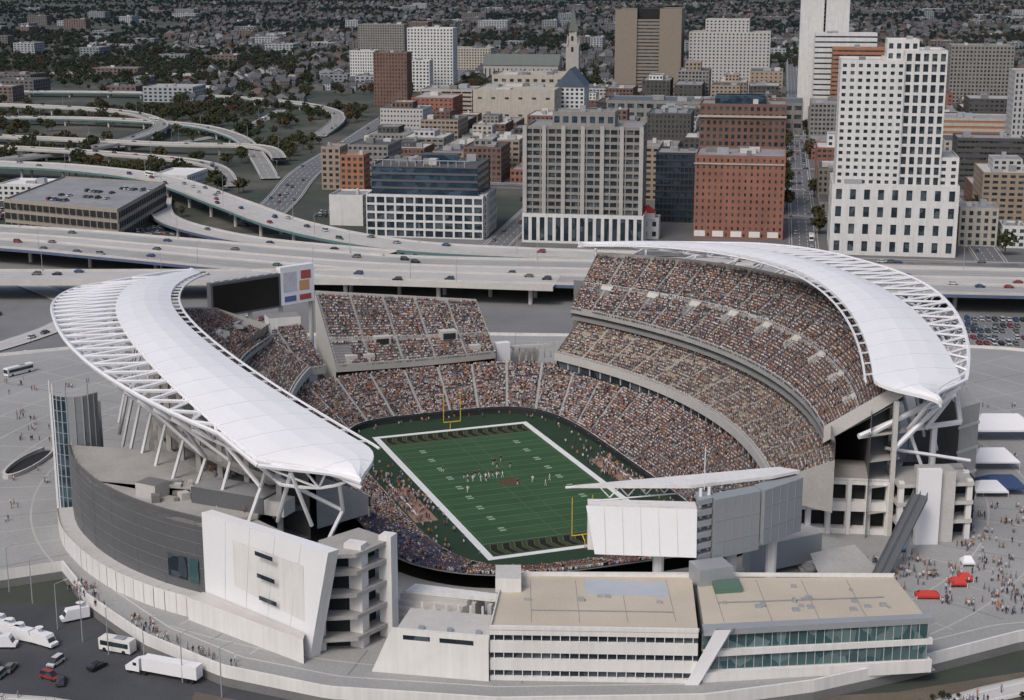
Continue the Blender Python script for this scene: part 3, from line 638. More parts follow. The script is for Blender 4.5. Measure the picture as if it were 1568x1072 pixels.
# ------------------------------------------------------------------ roads
def cr(pts,step=8):
    o=[];n=len(pts)
    for i in range(n-1):
        p0=pts[max(i-1,0)];p1=pts[i];p2=pts[i+1];p3=pts[min(i+2,n-1)]
        L=math.dist(p1[:2],p2[:2]);k=max(2,int(L/step))
        for j in range(k):
            t=j/k;o.append(tuple(.5*((2*p1[a])+(-p0[a]+p2[a])*t+(2*p0[a]-5*p1[a]+4*p2[a]-p3[a])*t*t+(-p0[a]+3*p1[a]-3*p2[a]+p3[a])*t**3) for a in range(len(p1))))
    o.append(tuple(pts[-1]));return o
CARSPOTS=[];ROADPTS=[];LAMPS=[]
def road(name,pts,width,deck=deckroad,side=None,piers=True,lanes=3,cars=.15,lamps=0,par=.9):
    side=side or concl
    c=cr(pts);b=MB();n=len(c);E=[]
    for i in range(n):
        a=c[max(i-1,0)];d=c[min(i+1,n-1)];tx,ty=d[0]-a[0],d[1]-a[1];L=math.hypot(tx,ty);E.append((tx/L,ty/L)); ROADPTS.append((c[i][0],c[i][1],width/2+4))
    def off(i,o,dz=0): return (c[i][0]-E[i][1]*o,c[i][1]+E[i][0]*o,c[i][2]+dz)
    h=width/2
    for i in range(n-1):
        b.f([off(i,-h),off(i+1,-h),off(i+1,h),off(i,h)],deck)
        el=c[i][2]>1.5
        for s in(-1,1):
            if el:
                b.f([off(i,s*h,-1.7),off(i+1,s*h,-1.7),off(i+1,s*h,-.3),off(i,s*h,-.3)],side)
                b.f([off(i,s*h,-.3),off(i+1,s*h,-.3),off(i+1,s*h,par),off(i,s*h,par)],concl)
                b.f([off(i,s*h,par),off(i+1,s*h,par),off(i+1,s*(h-.4),par),off(i,s*(h-.4),par)],concl)
                b.f([off(i,s*(h-.4),0),off(i+1,s*(h-.4),0),off(i+1,s*(h-.4),par),off(i,s*(h-.4),par)],concl)
            else: b.f([off(i,s*h,0),off(i+1,s*h,0),off(i+1,s*(h+.5),.14),off(i,s*(h+.5),.14)],conc)
        if el: b.f([off(i,-h,-1.7),off(i+1,-h,-1.7),off(i+1,h,-1.7),off(i,h,-1.7)],concd)
        for s in(-1,1): b.f([off(i,s*(h-1.2)-.12,.006),off(i+1,s*(h-1.2)-.12,.006),off(i+1,s*(h-1.2)+.12,.006),off(i,s*(h-1.2)+.12,.006)],linep)
        if width>40:
            for o in(-8,7): b.f([off(i,o,.004),off(i+1,o,.004),off(i+1,o,.9),off(i,o,.9)],concl);b.f([off(i,o,.9),off(i+1,o,.9),off(i+1,o+.4,.9),off(i,o+.4,.9)],concl)
            for o0,o1 in((-26,-11),(10,25)): b.f([off(i,o0,.003),off(i+1,o0,.003),off(i+1,o1,.003),off(i,o1,.003)],rampdeck)
        if i%2==0:
            for l in range(1,lanes):
                o=-h+1.2+(width-2.4)*l/lanes; b.f([off(i,o-.1,.008),off(i+1,o-.1,.008),off(i+1,o+.1,.008),off(i,o+.1,.008)],linep)
        if piers and el and i%5==2:
            for s in ([-.5,.5] if width>12 else [0]):
                x,y,z=off(i,s*width*.55);b.tube((x,y,-.1),(x,y,z-1.7),1.0,concl,8)
            A=off(i,-h*.8,-1.9);B=off(i,h*.8,-1.9);b.tube(A,B,.8,concl,4)
        if R()<cars:
            l=random.randrange(lanes);o=-h+1.2+(width-2.4)*(l+.5)/lanes
            x,y,z=off(i,o,.01);CARSPOTS.append((x,y,z,math.atan2(E[i][1],E[i][0])-math.pi/2))
        if lamps and i%lamps==0:
            x,y,z=off(i,h-.8 if (i//lamps)%2 else -h+.8);LAMPS.append((x,y,z,math.atan2(E[i][1],E[i][0])+(0 if (i//lamps)%2 else math.pi)))
    return b.obj(name)
road('elevated_freeway',[(-420,848,9),(-268,812,9),(-185,778,9),(-121,748,9),(-56,724,9),(35,712,9),(130,700,9),(220,690,9),(420,670,9)],58,side=bluep,lanes=10,cars=.55,lamps=6)
road('elevated_connector',[(-420,705,9.05),(-240,703,9.05),(-150,703,9.05),(-75,704,9.05),(20,690,9.05)],26,side=concl,lanes=4,cars=.2,lamps=8)
road('curved_ramp_viaduct',[(-520,1150,10),(-364,1112,10),(-296,1085,10),(-230,1028,10),(-168,925,10),(-118,843,9.6),(-60,786,9.3),(5,763,9.1),(60,752,9.1)],22,side=teal,lanes=4,cars=.3,lamps=7)
road('inner_ramp_viaduct',[(-225,1000,2),(-212,940,3),(-198,894,5),(-172,847,7),(-129,798,8.6),(-60,760,9.2)],13,side=bluep,lanes=2,cars=.15)
rampd2=mat('old_ramp_pavement',(.24,.235,.225),.9,.2,.04)
for i,(pts,w) in enumerate([
 ([(-640,1640,8),(-525,1622,8),(-400,1560,8),(-340,1480,8),(-310,1380,8),(-330,1260,6),(-400,1180,3)],13),
 ([(-640,1480,7),(-430,1490,7),(-300,1430,7),(-235,1330,7),(-200,1220,5),(-170,1100,1)],13),
 ([(-640,1400,6),(-420,1330,6),(-280,1260,8),(-200,1240,8),(-175,1180,6)],11),
 ([(-640,1830,5),(-420,1800,6),(-260,1700,6),(-190,1600,6),(-165,1500,5),(-170,1380,1)],13),
 ([(-560,1260,8),(-420,1240,8),(-300,1190,8),(-220,1140,6),(-190,1060,1)],11),
 ([(-560,1340,.3),(-400,1290,.3),(-290,1330,.3),(-250,1450,.3),(-240,1650,.3)],11),
 ([(-640,2200,2),(-400,2160,2),(-100,2100,2)],18)]):
    road('highway_ramp',pts,w,deck=rampd2,lanes=2,cars=.2,side=teal if i%2 else conc,lamps=12)
road('trench_freeway',[(-150,900,.3),(-148,1000,.3),(-150,1150,.3),(-135,1350,.3),(-118,1600,.3),(-90,1900,.3),(-60,2500,.3)],22,deck=asphl,lanes=5,cars=.3)
road('riverfront_street',[(40,792,.3),(160,778,.3),(300,765,.3),(460,740,.3)],22,deck=deckroad,lanes=4,cars=.15)
road('second_street',[(-100,832,.32),(60,812,.32),(160,792,.32),(320,765,.36),(460,742,.36)],14,deck=asphl,lanes=3,cars=.2)
road('plaza_street',[(-330,520,.3),(-240,560,.3),(-200,610,.3),(-190,670,.3),(-230,730,.3)],11,deck=deckroad,lanes=2,cars=.2)
def uv(u,v): return (UX*u+VX*v,UY*u+VY*v)
SU=[-147,16,110,215,330,450,570]; SV=[945,1060,1175,1290,1410,1530,1660,1800]
for u in SU:
    road('city_street',[(*uv(u,812),.28),(*uv(u,1200),.28),(*uv(u,2000),.28),(*uv(u,3500),.28)],15,deck=asphl,lanes=3,cars=.28)
for v in SV: road('cross_street',[(*uv(-147 if v<1060 else -300,v),.34),(*uv(200,v),.34),(*uv(700,v),.34)],13,deck=asphl,lanes=3,cars=.3)
# ------------------------------------------------------------------ ground
def groundmat():
    m,nt,b=nodes('ground_cover');N=nt.nodes;L=nt.links;tc=N.new('ShaderNodeTexCoord')
    n=N.new('ShaderNodeTexNoise');n.inputs['Scale'].default_value=.009;n.inputs['Detail'].default_value=9;n.inputs['Roughness'].default_value=.65
    L.new(tc.outputs['Object'],n.inputs['Vector']);r=N.new('ShaderNodeValToRGB');e=r.color_ramp.elements
    e[0].position=.38;e[0].color=(.030,.042,.034,1);e[1].position=.66;e[1].color=(.115,.105,.09,1);k=e.new(.52);k.color=(.052,.060,.046,1)
    L.new(n.outputs['Fac'],r.inputs[0]);L.new(r.outputs[0],b.inputs['Base Color']);b.inputs['Roughness'].default_value=1;return m
b=MB();b.f([(-30000,-3000,-.1),(30000,-3000,-.1),(30000,45000,-.1),(-30000,45000,-.1)],groundmat());b.obj('ground')
b=MB();b.f([(-420,500,-.05),(460,500,-.05),(500,800,-.05),(-420,905,-.05)],lotm);b.obj('riverfront_pavement')
b=MB();b.f([(*uv(-135,805),0),(*uv(700,805),0),(*uv(700,1800),0),(*uv(-350,1800),0),(*uv(-345,1300),0),(*uv(-300,1290),0),(*uv(-300,1040),0),(*uv(-135,1040),0)],mat('city_paving',(.14,.14,.14),.9,.3,.03));b.obj('city_pavement')
b=MB();b.f([(-400,292,-.05),(-30,280,-.05),(-30,300,-.05),(-100,345,-.05),(-250,352,-.05),(-400,352,-.05)],asph);b.obj('truck_lot')
WALLS=[brick,brickd,tan,beige,greys,offw,pst,dst,brown,tan,greys,brickd,dst]
def free(x,y,r):
    for cx,cy,a,c in USED:
        if abs(x-cx)<a+r and abs(y-cy)<c+r: return False
    return True
ROOFS=(greyroof,darkroof,concl,blr,greyroof,conc,darkroof)
us=[-348,-300,-225,-147]+[16,110,215,330,450,570,690]
for a in range(len(us)-1):
    for c in range(len(SV)):
        if us[a]<-147 and c<2: continue
        if us[a]<-300 and c<4: continue
        v0=(SV[c-1] if c else 850)+9; v1=SV[c]-9; u0=us[a]+(10 if us[a]>-300 else 2);u1=us[a+1]-(10 if us[a]>-225 else 2)
        nu=max(1,int((u1-u0)/32)); nv=max(1,int((v1-v0)/44))
        for i in range(nu):
            for j in range(nv):
                if R()<.10: continue
                w=(u1-u0)/nu-UN(1,9);d=(v1-v0)/nv-UN(1,14)
                u=u0+(u1-u0)/nu*i;v=v0+(v1-v0)/nv*j
                x,y=uv(u+w/2,v+d/2)
                if abs(x)>y*.36+60 or not free(x,y,max(w,d)*.5+1): continue
                h=random.choice((8,12,14,18,22,28,34)) if v<1500 else random.choice((10,16,24,34,44))
                if u<-147: h=random.choice((7,9,12,15,20,24))
                b=MB();xx,yy=uv(u,v)
                block(b,xx,yy,w,d,.02,h,random.choice(WALLS),glass,random.choice(ROOFS),bay=UN(3,5),fl=3.7,wx=UN(.35,.7),wz=UN(.4,.6),clutter=random.randint(2,7),par=.7)
                if R()<.4: block(b,*uv(u+w*.2,v+d*.3),w*.5,d*.5,h+.03,h+UN(3.5,8),random.choice(WALLS),glass,random.choice(ROOFS),bay=4,fl=3.7,clutter=1,par=.5)
                b.obj(random.choice(('brick_building','office_building','commercial_building','apartment_building')))
# ------------------------------------------------------------------ vehicles
carp=rampmat('car_paint',[(.55,.55,.56),(.05,.05,.06),(.30,.31,.33),(.30,.04,.04),(.04,.07,.18),(.6,.6,.6),(.18,.17,.14),(.02,.02,.02),(.10,.14,.12)],.3)
tyre=mat('tyre_rubber',(.02,.02,.02),.9,.1)
def wheels(b,xs,ys,r,w=.25):
    for x in xs:
        for y in ys: b.tube((x-w/2,y,r),(x+w/2,y,r),r,tyre,10)
def extr(b,prof,w,m):
    n=len(prof)
    A=[(-w/2,y,z) for y,z in prof];B=[(w/2,y,z) for y,z in prof]
    b.f(A,m);b.f(B[::-1],m)
    for i in range(n): j=(i+1)%n;b.f([A[i],A[j],B[j],B[i]],m)
def car(van=False):
    b=MB()
    extr(b,[(-2.2,.35),(-2.25,.75),(-1.3,.95),(1.5,1.0),(2.2,.95),(2.25,.4)],1.78,carp)
    top=1.85 if van else 1.45
    a=(-1.5,-.6,1.9 if van else 1.1,2.15 if van else 1.8)
    lo=[(-.82,a[0],.94),(.82,a[0],.94),(.82,a[3],.98),(-.82,a[3],.98)];hi=[(-.68,a[1],top),(.68,a[1],top),(.68,a[2],top),(-.68,a[2],top)]
    for i in range(4): j=(i+1)%4;b.f([lo[i],lo[j],hi[j],hi[i]],glass)
    b.f([(x,y,z+.01) for x,y,z in hi],carp); b.box(0,(a[1]+a[2])/2,top,1.3,a[2]-a[1],.05,carp)
    wheels(b,(-.82,.82),(-1.4,1.4),.33)
    b.box(0,-2.25,.5,1.3,.06,.2,concd)
    return b.mesh('car')
CM=[car(),car(),car(True)]
def bus(L=5.8):
    b=MB();extr(b,[(-L,.4),(-L-.1,3.0),(-L+.2,3.2),(L,3.2),(L+.1,.4)],2.5,whitep)
    b.box(0,0,1.5,2.54,L*1.8,1.1,glass);b.box(0,-L-.08,1.4,2.2,.1,1.3,glass);b.box(0,1,3.2,1.6,2.4,.3,greyl);wheels(b,(-1.15,1.15),(-L*.65,L*.6),.5);return b.mesh('bus')
def truck():
    b=MB();extr(b,[(-1.5,1.1),(-1.5,4.0),(12,4.0),(12,1.1)],2.5,white)
    extr(b,[(-5.6,.6),(-5.7,1.6),(-4.4,1.9),(-4.0,2.9),(-2.2,3.5),(-2.2,.6)],2.4,white)
    b.f([(-1.1,-4.42,1.95),(1.1,-4.42,1.95),(1.1,-4.08,2.85),(-1.1,-4.08,2.85)],glass);b.box(0,-3.3,1.9,2.44,.9,.7,glass)
    wheels(b,(-1.05,1.05),(-4.9,-2.2,-1.0,9.4,10.7),.5);b.box(0,5,.8,1.2,12,.3,dark);return b.mesh('semi_truck')
def tvan():
    b=MB();extr(b,[(-3.2,.5),(-3.3,1.2),(-2.6,1.4),(-2.1,2.3),(-1.8,3.0),(3.2,3.0),(3.2,.5)],2.2,white)
    b.f([(-1,-2.62,1.45),(1,-2.62,1.45),(1,-2.12,2.3),(-1,-2.12,2.3)],glass);wheels(b,(-.95,.95),(-2.2,2.1),.42)
    b.tube((0,1.5,3.0),(0,1.5,3.6),.1,concl,6);b.rings([(0,1.5,3.6,.15,.15),(0,1.4,3.9,.7,.7),(0,1.35,4.05,.95,.95)],white,12);return b.mesh('broadcast_van')
BM,SB,TM,VM=bus(),bus(4.0),truck(),tvan()
for x,y,z,r in CARSPOTS:
    if abs(x)>y*.35+30 or y>1900: continue
    k=R()
    if k<.02: place(BM,'city_bus',x,y,z,r)
    else: place(random.choice(CM),'car',x,y,z,r+(math.pi if R()<.5 else 0))
LOTL=MB()
def lot(x0,y0,nx,ny,dx,dy,rot,z=0,fill=.85):
    c,s=math.cos(rot),math.sin(rot)
    for j in range(ny):
        for i in range(nx):
            a=i*dx;e=j*dy+(0 if j%2 else 1.2)
            LOTL.box(x0+(a-dx/2)*c-e*s,y0+(a-dx/2)*s+e*c,z+.005,.12,5,.01,linep,rot)
            if R()>fill: continue
            place(random.choice(CM),'parked_car',x0+a*c-e*s,y0+a*s+e*c,z,rot+(math.pi if R()<.5 else 0)+UN(-.03,.03))
lot(172,608,26,4,2.9,11,-.05,0);lot(165,652,24,1,2.9,11,-.05,0)
lot(-262,625,16,4,2.9,11,.1,0);lot(-190,640,14,2,2.9,10,.05,0,.6);lot(-150,640,20,2,2.9,10,.05,0,.5)
lot(-215,800,9,3,3,9,.4,0);lot(-206,860,7,4,3,9,.5,0);lot(-118,935,9,5,3,11,-.17,.36,.7)
lot(-272,890,14,4,3,18,-.45,17.05,.3);lot(-330,930,10,4,3,11,-.3,0,.8);lot(-80,940,8,4,3,11,-.17,.05,.7)
LOTL.obj('parking_bay_lines')
rt=math.radians(-111)
place(TM,'semi_truck',-77,308.5,0,rt)
place(SB,'shuttle_bus',-87,320,0,rt)
place(VM,'box_truck',-101,337,0,math.radians(-60))
for i,(x,y) in enumerate([(-104,323),(-109,325.5),(-112,328),(-115,330.5),(-118,333),(-113,322)]): place(VM,'broadcast_van',x,y,0,math.radians(60+i*6))
place(BM,'tour_bus',-178,548,PZ+.01,math.radians(-35));place(BM,'tour_bus',-182,583,.0,math.radians(80))
for i in range(7): place(random.choice(CM),'car',UN(-122,-88),UN(303,318),0,UN(0,6))
b=MB();b.tube((0,0,0),(0,0,11),.16,greyl,6,.09);b.tube((0,0,11),(0,-2.4,11.5),.07,greyl,5);b.box(0,-2.6,11.4,.35,.9,.16,concl);LM=b.mesh('street_lamp')
for x,y,z,r in LAMPS:
    if y<1600: place(LM,'street_lamp',x,y,z,r)
for i in range(26):
    a=2*math.pi*i/26;l=sup(118,125,2.4,a);x,y=W(*l)
    if y>325 and (x<-120 or x>112 or y>560): place(LM,'street_lamp',x,y,PZ,a)
for i in range(9): place(LM,'street_lamp',-126+i*7.5+max(0,i-5)*2,352-i*6.8,0 if i>2 else PZ,2.2)
# ------------------------------------------------------------------ video board
b=MB()
A=W(-67,112);B=W(-41,122);C=W(-28,127)
def slab3(A,B,z0,z1,m,th=2.):
    dx,dy=B[0]-A[0],B[1]-A[1];L=math.hypot(dx,dy);nx,ny=-dy/L*th,dx/L*th
    b.prism([A,B,(B[0]+nx,B[1]+ny),(A[0]+nx,A[1]+ny)],z0,z1,m)
slab3(A,B,30.5,42.5,greym,2.5)
def face(A,B,z0,z1,m,o=.06,u0=0,u1=1):
    dx,dy=B[0]-A[0],B[1]-A[1];L=math.hypot(dx,dy);nx,ny=dy/L*o,-dx/L*o
    a=(A[0]+dx*u0+nx,A[1]+dy*u0+ny);c=(A[0]+dx*u1+nx,A[1]+dy*u1+ny);b.f([(*a,z0),(*c,z0),(*c,z1),(*a,z1)],m)
face(A,B,31.2,41.6,mat('led_screen',(.012,.012,.012),.3,.2),u0=.03,u1=.97)
slab3(B,C,31,44.5,white,2.5)
sb=mat('sign_blue',(.10,.14,.30),.6,.1);sr=mat('sign_red',(.38,.09,.08),.6,.1);so_=mat('sign_orange',(.55,.30,.14),.6,.1)
face(B,C,32,34,sb,u0=.1,u1=.45);face(B,C,32,34,sr,u0=.55,u1=.9);face(B,C,35.5,39,so_,.08,u0=.55,u1=.85);face(B,C,39.5,42.5,sr,.08,u0=.6,u1=.9);face(B,C,35.5,42.5,mat('sign_grey',(.50,.50,.56),.6,.25,.6),.06,u0=.08,u1=.48)
for t in(.05,.35,.65,.95):
    x=A[0]*(1-t)+C[0]*t;y=A[1]*(1-t)+C[1]*t+2;b.tube((x,y,3),(x,y,32),.8,concl,8)
for i in range(8):
    t0=i/8;t1=(i+1)/8;z0=43.4;p=lambda t,z:(A[0]*(1-t)+B[0]*t,A[1]*(1-t)+B[1]*t+1.5,z)
    b.tube(p(t0,42.5),p(t1,z0),.12,steel,4);b.tube(p(t0,z0),p(t1,z0),.15,steel,4)
b.obj('video_scoreboard')
# ------------------------------------------------------------------ rear scoreboard
b=MB()
b.f([(16.5,331,30),(41,328.6,30),(41,327.4,19),(18.5,329.6,19)],white);b.prism([(17,331.2),(41,329),(41,333),(17,335)],19.5,30.2,whitep)
for i in range(1,6):
    x=16.5+i*4;b.tube((x,330.95-i*.38,29.9),(x+.4,329.5-i*.38,19.2),.04,seam,4)
for k in range(6): b.prism([(41.1,328),(44.5,330),(44.5,334),(41.1,334)],18+k*2.6,19.2+k*2.6,greyl)
b.tube((42,331,8),(42,331,34),.4,steel,6);b.tube((44,332,8),(44,332,34),.4,steel,6)
pg=mat('panel_grey_blue',(.27,.29,.31),.5,.08,.05)
b.prism([(45,329),(56,335),(55,339),(44,333)],18,32,pg);b.prism([(56.8,334),(67,343),(65,347),(55,338)],19.5,32.5,pg)
for P0,P1,z0,z1 in(((45,329),(56,335),18,32),((56.8,334),(67,343),19.5,32.5)):
    for k in range(1,5):
        x=P0[0]+(P1[0]-P0[0])*k/5;y=P0[1]+(P1[1]-P0[1])*k/5-.05;b.tube((x,y,z0),(x,y,z1),.06,greyl,4)
    for z in(z0+4,z0+9): b.tube((P0[0],P0[1]-.05,z),(P1[0],P1[1]-.05,z),.06,greyl,4)
b.prism([(14,334.2),(62,347.5),(66.5,345),(60,341),(40,334)],33,33.7,whitep)
for i in range(11):
    t=i/10;x=20+42*t;y=334+11*t;b.tube((x,y,33),(x+2,y+1,30.5),.18,steel,4);b.tube((x+2,y+1,30.5),(x+4.2,y+1.1,33),.18,steel,4)
b.tube((18,333,30.4),(64,345,30.4),.2,steel,5)
b.tube((12,334,33.2),(66,346,33.2),.35,steel,5)
b.tube((43,333,33),(43,333,43),.12,steel,5)
for x,y in((33,332),(50,336),(60,341)): b.tube((x,y,4),(x,y,19),1.3,whitep,10)
b.box(36,331,4,10,6,8,whitep,.1);b.box(44,325,14.6,8,6,4,greyl,.3)
b.obj('scoreboard_tower')
# ------------------------------------------------------------------ south club building
b=MB()
A=(-28.4,303);B=(-4.6,298.3);C=(38,296.6);D=(86.8,303);E=(85,326.5);F=(-2,327.5);HT_=14.7
b.f([(-29.6,302.4,3),(-4.8,297.6,2.5),(-4.8,297.7,13.4),(-25,301.9,13.4)],whitep)
b.prism([(-25,302.5),(-4.9,298.2),(-4,313),(-22,317)],3,11.5,whitep,concl)
b.f([(-25,301.95,13.4),(-4.8,297.75,13.4),(-4.8,298.4,13.4),(-25,302.6,13.4)],whitep)
for k in range(3): b.box(-19+k*6,306-k*1.2,11.5,1.2,1.2,.6,greyl)
face((-25,301.9),(-4.9,297.7),11.2,12.2,glass,.1,.12,.4);face((-25,301.9),(-4.9,297.7),11.2,12.2,glass,.1,.5,.85)
facade(b,B,C,3.0,HT_,1,3,1,.36,.7,whitep,glass)
for i in range(22):
    t=(i+.5)/22;x=B[0]*(1-t)+C[0]*t;y=B[1]*(1-t)+C[1]*t+.35
    for z in(4.7,8.6,12.5): b.box(x,y,z-.4,.15,.4,1.7,white)
b.prism([B,C,(40,326.5),F],HT_-.1,HT_,tanroof)
b.f([(*B,0),(*F,0),(*F,HT_+.9),(*B,HT_+.9)],whitep);b.f([(*F,3),(40,326.5,3),(40,326.5,HT_+.8),(*F,HT_+.8)],whitep)
for P0,P1 in((B,C),(F,B),(E,F)): b.prism([P0,P1,(P1[0]+.3,P1[1]+.6),(P0[0]+.3,P0[1]+.6)],HT_+.01,HT_+.8,whitep)
b.f([(35.2,295.9,3),(38,295.9,3),(44.6,296.2,15.6),(41.4,296.1,15.6)],white);b.f([(38,295.9,3),(39,298,3),(45.6,298,15.6),(44.6,296.2,15.6)],white);b.f([(35.2,295.9,3),(41.4,296.1,15.6),(42,298,15.6),(36,298,3)],white)
for z0 in(5.6,10.2): facade(b,(39,298.2),(D[0],D[1]+.6),z0,z0+3.6,26,1,.94,.92,.12,concl,glassb)
for z0,z1,m,o in((2.8,5.6,whitep,0),(9.0,10.3,whitep,.3),(13.7,15.0,greyl,.3)): b.prism([(39.2,297+o),(88,303.4+o),(87.6,305.6+o),(39.2,300+o)],z0,z1,m)
b.prism([(39.5,299),(86.5,305),E,(41,326.5)],3,HT_-.02,concl,tanroof)
b.f([(*D,3),(89,304,3),(87,327,3),(*E,3)],conc)
b.prism([(44,317),(50,318),(50,323),(44,322)],HT_,HT_+1.2,mat('green_roof_panel',(.10,.17,.13),.7,.1));b.prism([(16,317),(34,315),(34,323),(16,325)],HT_,HT_+.25,mat('blue_grey_membrane',(.40,.43,.47),.8,.08))
b.prism([(-3.6,318),(2,318),(2,326),(-3.6,326)],HT_,HT_+3.2,whitep,concl)
for i in range(22): b.box(UN(2,80),UN(306,323),HT_,UN(.5,1.6),UN(.5,1.6),UN(.2,.8),greyl)
for k in range(8): b.prism([(4+k*10,302.0),(4.08+k*10,302.0),(4.08+k*10,325),(4+k*10,325)],HT_,HT_+.05,concd)
b.tube((4,308,HT_+.2),(34,307,HT_+.2),.12,greyl,4);b.tube((44,312,HT_+.2),(80,315,HT_+.2),.12,greyl,4)
b.obj('south_club_building')
# ------------------------------------------------------------------ south-west building
b=MB()
drum=[(-116,392),(-111,378),(-104.3,366),(-98,357),(-90.5,348.5),(-80,339.5),(-69.7,333)]
dr=cr([(x,y,0) for x,y in drum],3)
for i in range(len(dr)-1):
    a,c=dr[i],dr[i+1]
    b.f([(a[0],a[1],8),(c[0],c[1],8),(c[0],c[1],26.6),(a[0],a[1],26.6)],greym)
    dx,dy=c[0]-a[0],c[1]-a[1];L=math.hypot(dx,dy);nx,ny=dy/L,-dx/L
    for z in(11,14,17,20,23,26.4): b.prism([(a[0]+nx*.1,a[1]+ny*.1),(c[0]+nx*.1,c[1]+ny*.1),(c[0],c[1]),(a[0],a[1])],z-.06,z+.06,concd)
    if i%3==0: b.tube((a[0]+nx*.05,a[1]+ny*.05,8),(a[0]+nx*.05,a[1]+ny*.05,26.6),.06,concd,4)
    k=4.0
    b.f([(a[0]+nx*k,a[1]+ny*k,3),(c[0]+nx*k,c[1]+ny*k,3),(c[0]+nx*k,c[1]+ny*k,8.6),(a[0]+nx*k,a[1]+ny*k,8.6)],whitep)
    b.f([(a[0]+nx*k,a[1]+ny*k,8.1),(c[0]+nx*k,c[1]+ny*k,8.1),(c[0],c[1],8.1),(a[0],a[1],8.1)],concl)
    if i%4==1: b.tube((a[0]+nx*(k+.06),a[1]+ny*(k+.06),3.2),(a[0]+nx*(k+.06),a[1]+ny*(k+.06),8.5),.05,conc,4)
roofp=[(a[0],a[1]) for a in dr]+[(-58,338),(-56,350),W(-84,-74),W(-90,-50),W(-95,-20)]
b.prism(roofp,24.2,25.2,concl,conc)
b.prism([(-69,334),(-44,312),(-40,316),(-58,336)],24.2,25.0,concl,conc)
b.f([(-73,329,3),(-44,306,3),(-44,306,9),(-73,329,9)],whitep);b.f([(-73,329,9),(-44,306,9),(-44,309,9),(-70,332,9)],concl)
S0=(-69.5,332);S1=(-43.5,309)
b.f([(S0[0],S0[1],8),(S1[0],S1[1],1.5),(-38,304.6,29),(S0[0],S0[1],28)],white)
b.f([(S1[0],S1[1],1.5),(S1[0]+2,S1[1]+2,1.5),(-36,306.6,29),(-38,304.6,29)],whitep)
b.f([(S0[0],S0[1],28),(-38,304.6,29),(-36,306.6,29),(S0[0]+2,S0[1]+2,28)],white)
b.prism([(-69.5,332.1),(-44,309.6),(-40,313),(-66,337)],2,24.1,whitep,conc)
for k,z in enumerate((24.5,19.3,14.0)):
    u=.58;a=(S0[0]+(S1[0]-S0[0])*u,S0[1]+(S1[1]-S0[1])*u);c=(S0[0]+(S1[0]-S0[0])*(u+.17),S0[1]+(S1[1]-S0[1])*(u+.17))
    o=.06+2.6*u*(z-5)/24
    face(a,c,z-1.0,z,glass,o+.25)
# panel joints on the slab
nx_,ny_=-.662,-.749
for u in(.2,.4,.6,.8):
    lo=(S0[0]+(S1[0]-S0[0])*u,S0[1]+(S1[1]-S0[1])*u,8-6.5*u);hi=(S0[0]+(-38-S0[0])*u,S0[1]+(304.6-S0[1])*u,28+u)
    b.tube((lo[0]+nx_*.02,lo[1]+ny_*.02,lo[2]),(hi[0]+nx_*.02,hi[1]+ny_*.02,hi[2]),.04,seam,4)
face((-80,339.5),(-70,333),10.5,16,glass,.3,.1,.6);face((-80,339.5),(-70,333),10.5,16,glassb,.3,.66,.9)
b.box(-64,346,25.2,20,8,4,greym,math.radians(-25),greyroof);b.box(-85,352,25.2,6,5,3.4,concl,-.5,concd);b.box(-54,340,25.2,7,5,3.5,concl,-.4)
for i in range(18): b.box(UN(-88,-62),UN(346,362),25.2,UN(.8,2.4),UN(.8,2.4),UN(.6,1.8),random.choice((greyl,concl,concd)),UN(0,1))
for i in range(len(dr)-2):
    a=dr[i];b.tube((a[0]+.6,a[1]+.6,25.2),(a[0]+.6,a[1]+.6,26.4),.05,steel,4)
b.obj('southwest_concourse_building')
b=MB()
for x,y,w in((-33.5,316,4.2),(-27,321,3)): b.box(x,y,0,w,3,27,whitep,-.4)
for z in(6,11,16,21,25): b.prism([(-41,311),(-33,312),(-26,321),(-34,328),(-42,320)],z,z+.9,conc)
b.prism([(-40,315),(-35,315),(-30,322),(-36,326)],0,24,dark)
for k in range(6): x=-22+k*3.6;b.box(x,333-k*1.2,3,.9,6,6,concl,-.35)
for k in range(5): b.prism([(-30+k*1.2,326+k),(-14+k,322+k),(-13+k,323+k),(-29+k*1.2,327+k)],3.5,5+k*1.1,concl)
b.prism([(-24,330),(0,324),(0,327),(-22,334)],9.5,10.2,whitep)
for i in range(8): b.box(-20+i*2.7,325-i*.55,3.5,.5,.5,6,whitep)
b.obj('southwest_stair_tower')
b=MB()
wt=cr([(-123,402,0),(-121,398,0),(-117,396,0),(-113,397,0),(-110,401,0)],1.4)
for i in range(len(wt)-1):
    a,c=wt[i],wt[i+1];b.f([(a[0],a[1],4),(c[0],c[1],4),(c[0],c[1],37),(a[0],a[1],37)],bluegl if i<len(wt)*.45 else pg)
    b.tube((a[0],a[1],3),(a[0],a[1],40 if i%3==0 else 37),.2,greyl if i>3 else steel,4)
for z in range(6,38,3):
    for i in range(len(wt)-1): a,c=wt[i],wt[i+1];b.tube((a[0],a[1],z),(c[0],c[1],z),.1,greyl,4)
b.box(-116,406,3,10,10,31,greyl,.3,conc)
b.obj('west_entry_tower')
b=MB()
facade(b,(72,386),(97,383),3.5,18,5,2,.72,.66,3,whitep,dark);b.prism([(72,386.5),(97,383.5),(104,398),(78,402)],17.9,18.5,whitep,conc)
for i in range(6): b.box(72+i*5,385.8-i*.6,3.5,1,1,14.4,whitep)
b.box(105.5,377,3.5,6,1.6,20,white,.05);b.box(108,381,3.5,9,6,19,concl,.05,conc)
for z in(8,13,18): b.prism([(98,378),(118,380),(119,396),(98,392)],z,z+1,concl,conc)
for x,y in((117,381),(118,388),(99,379),(112,379)): b.box(x,y,3.5,1.4,1.4,16,whitep)
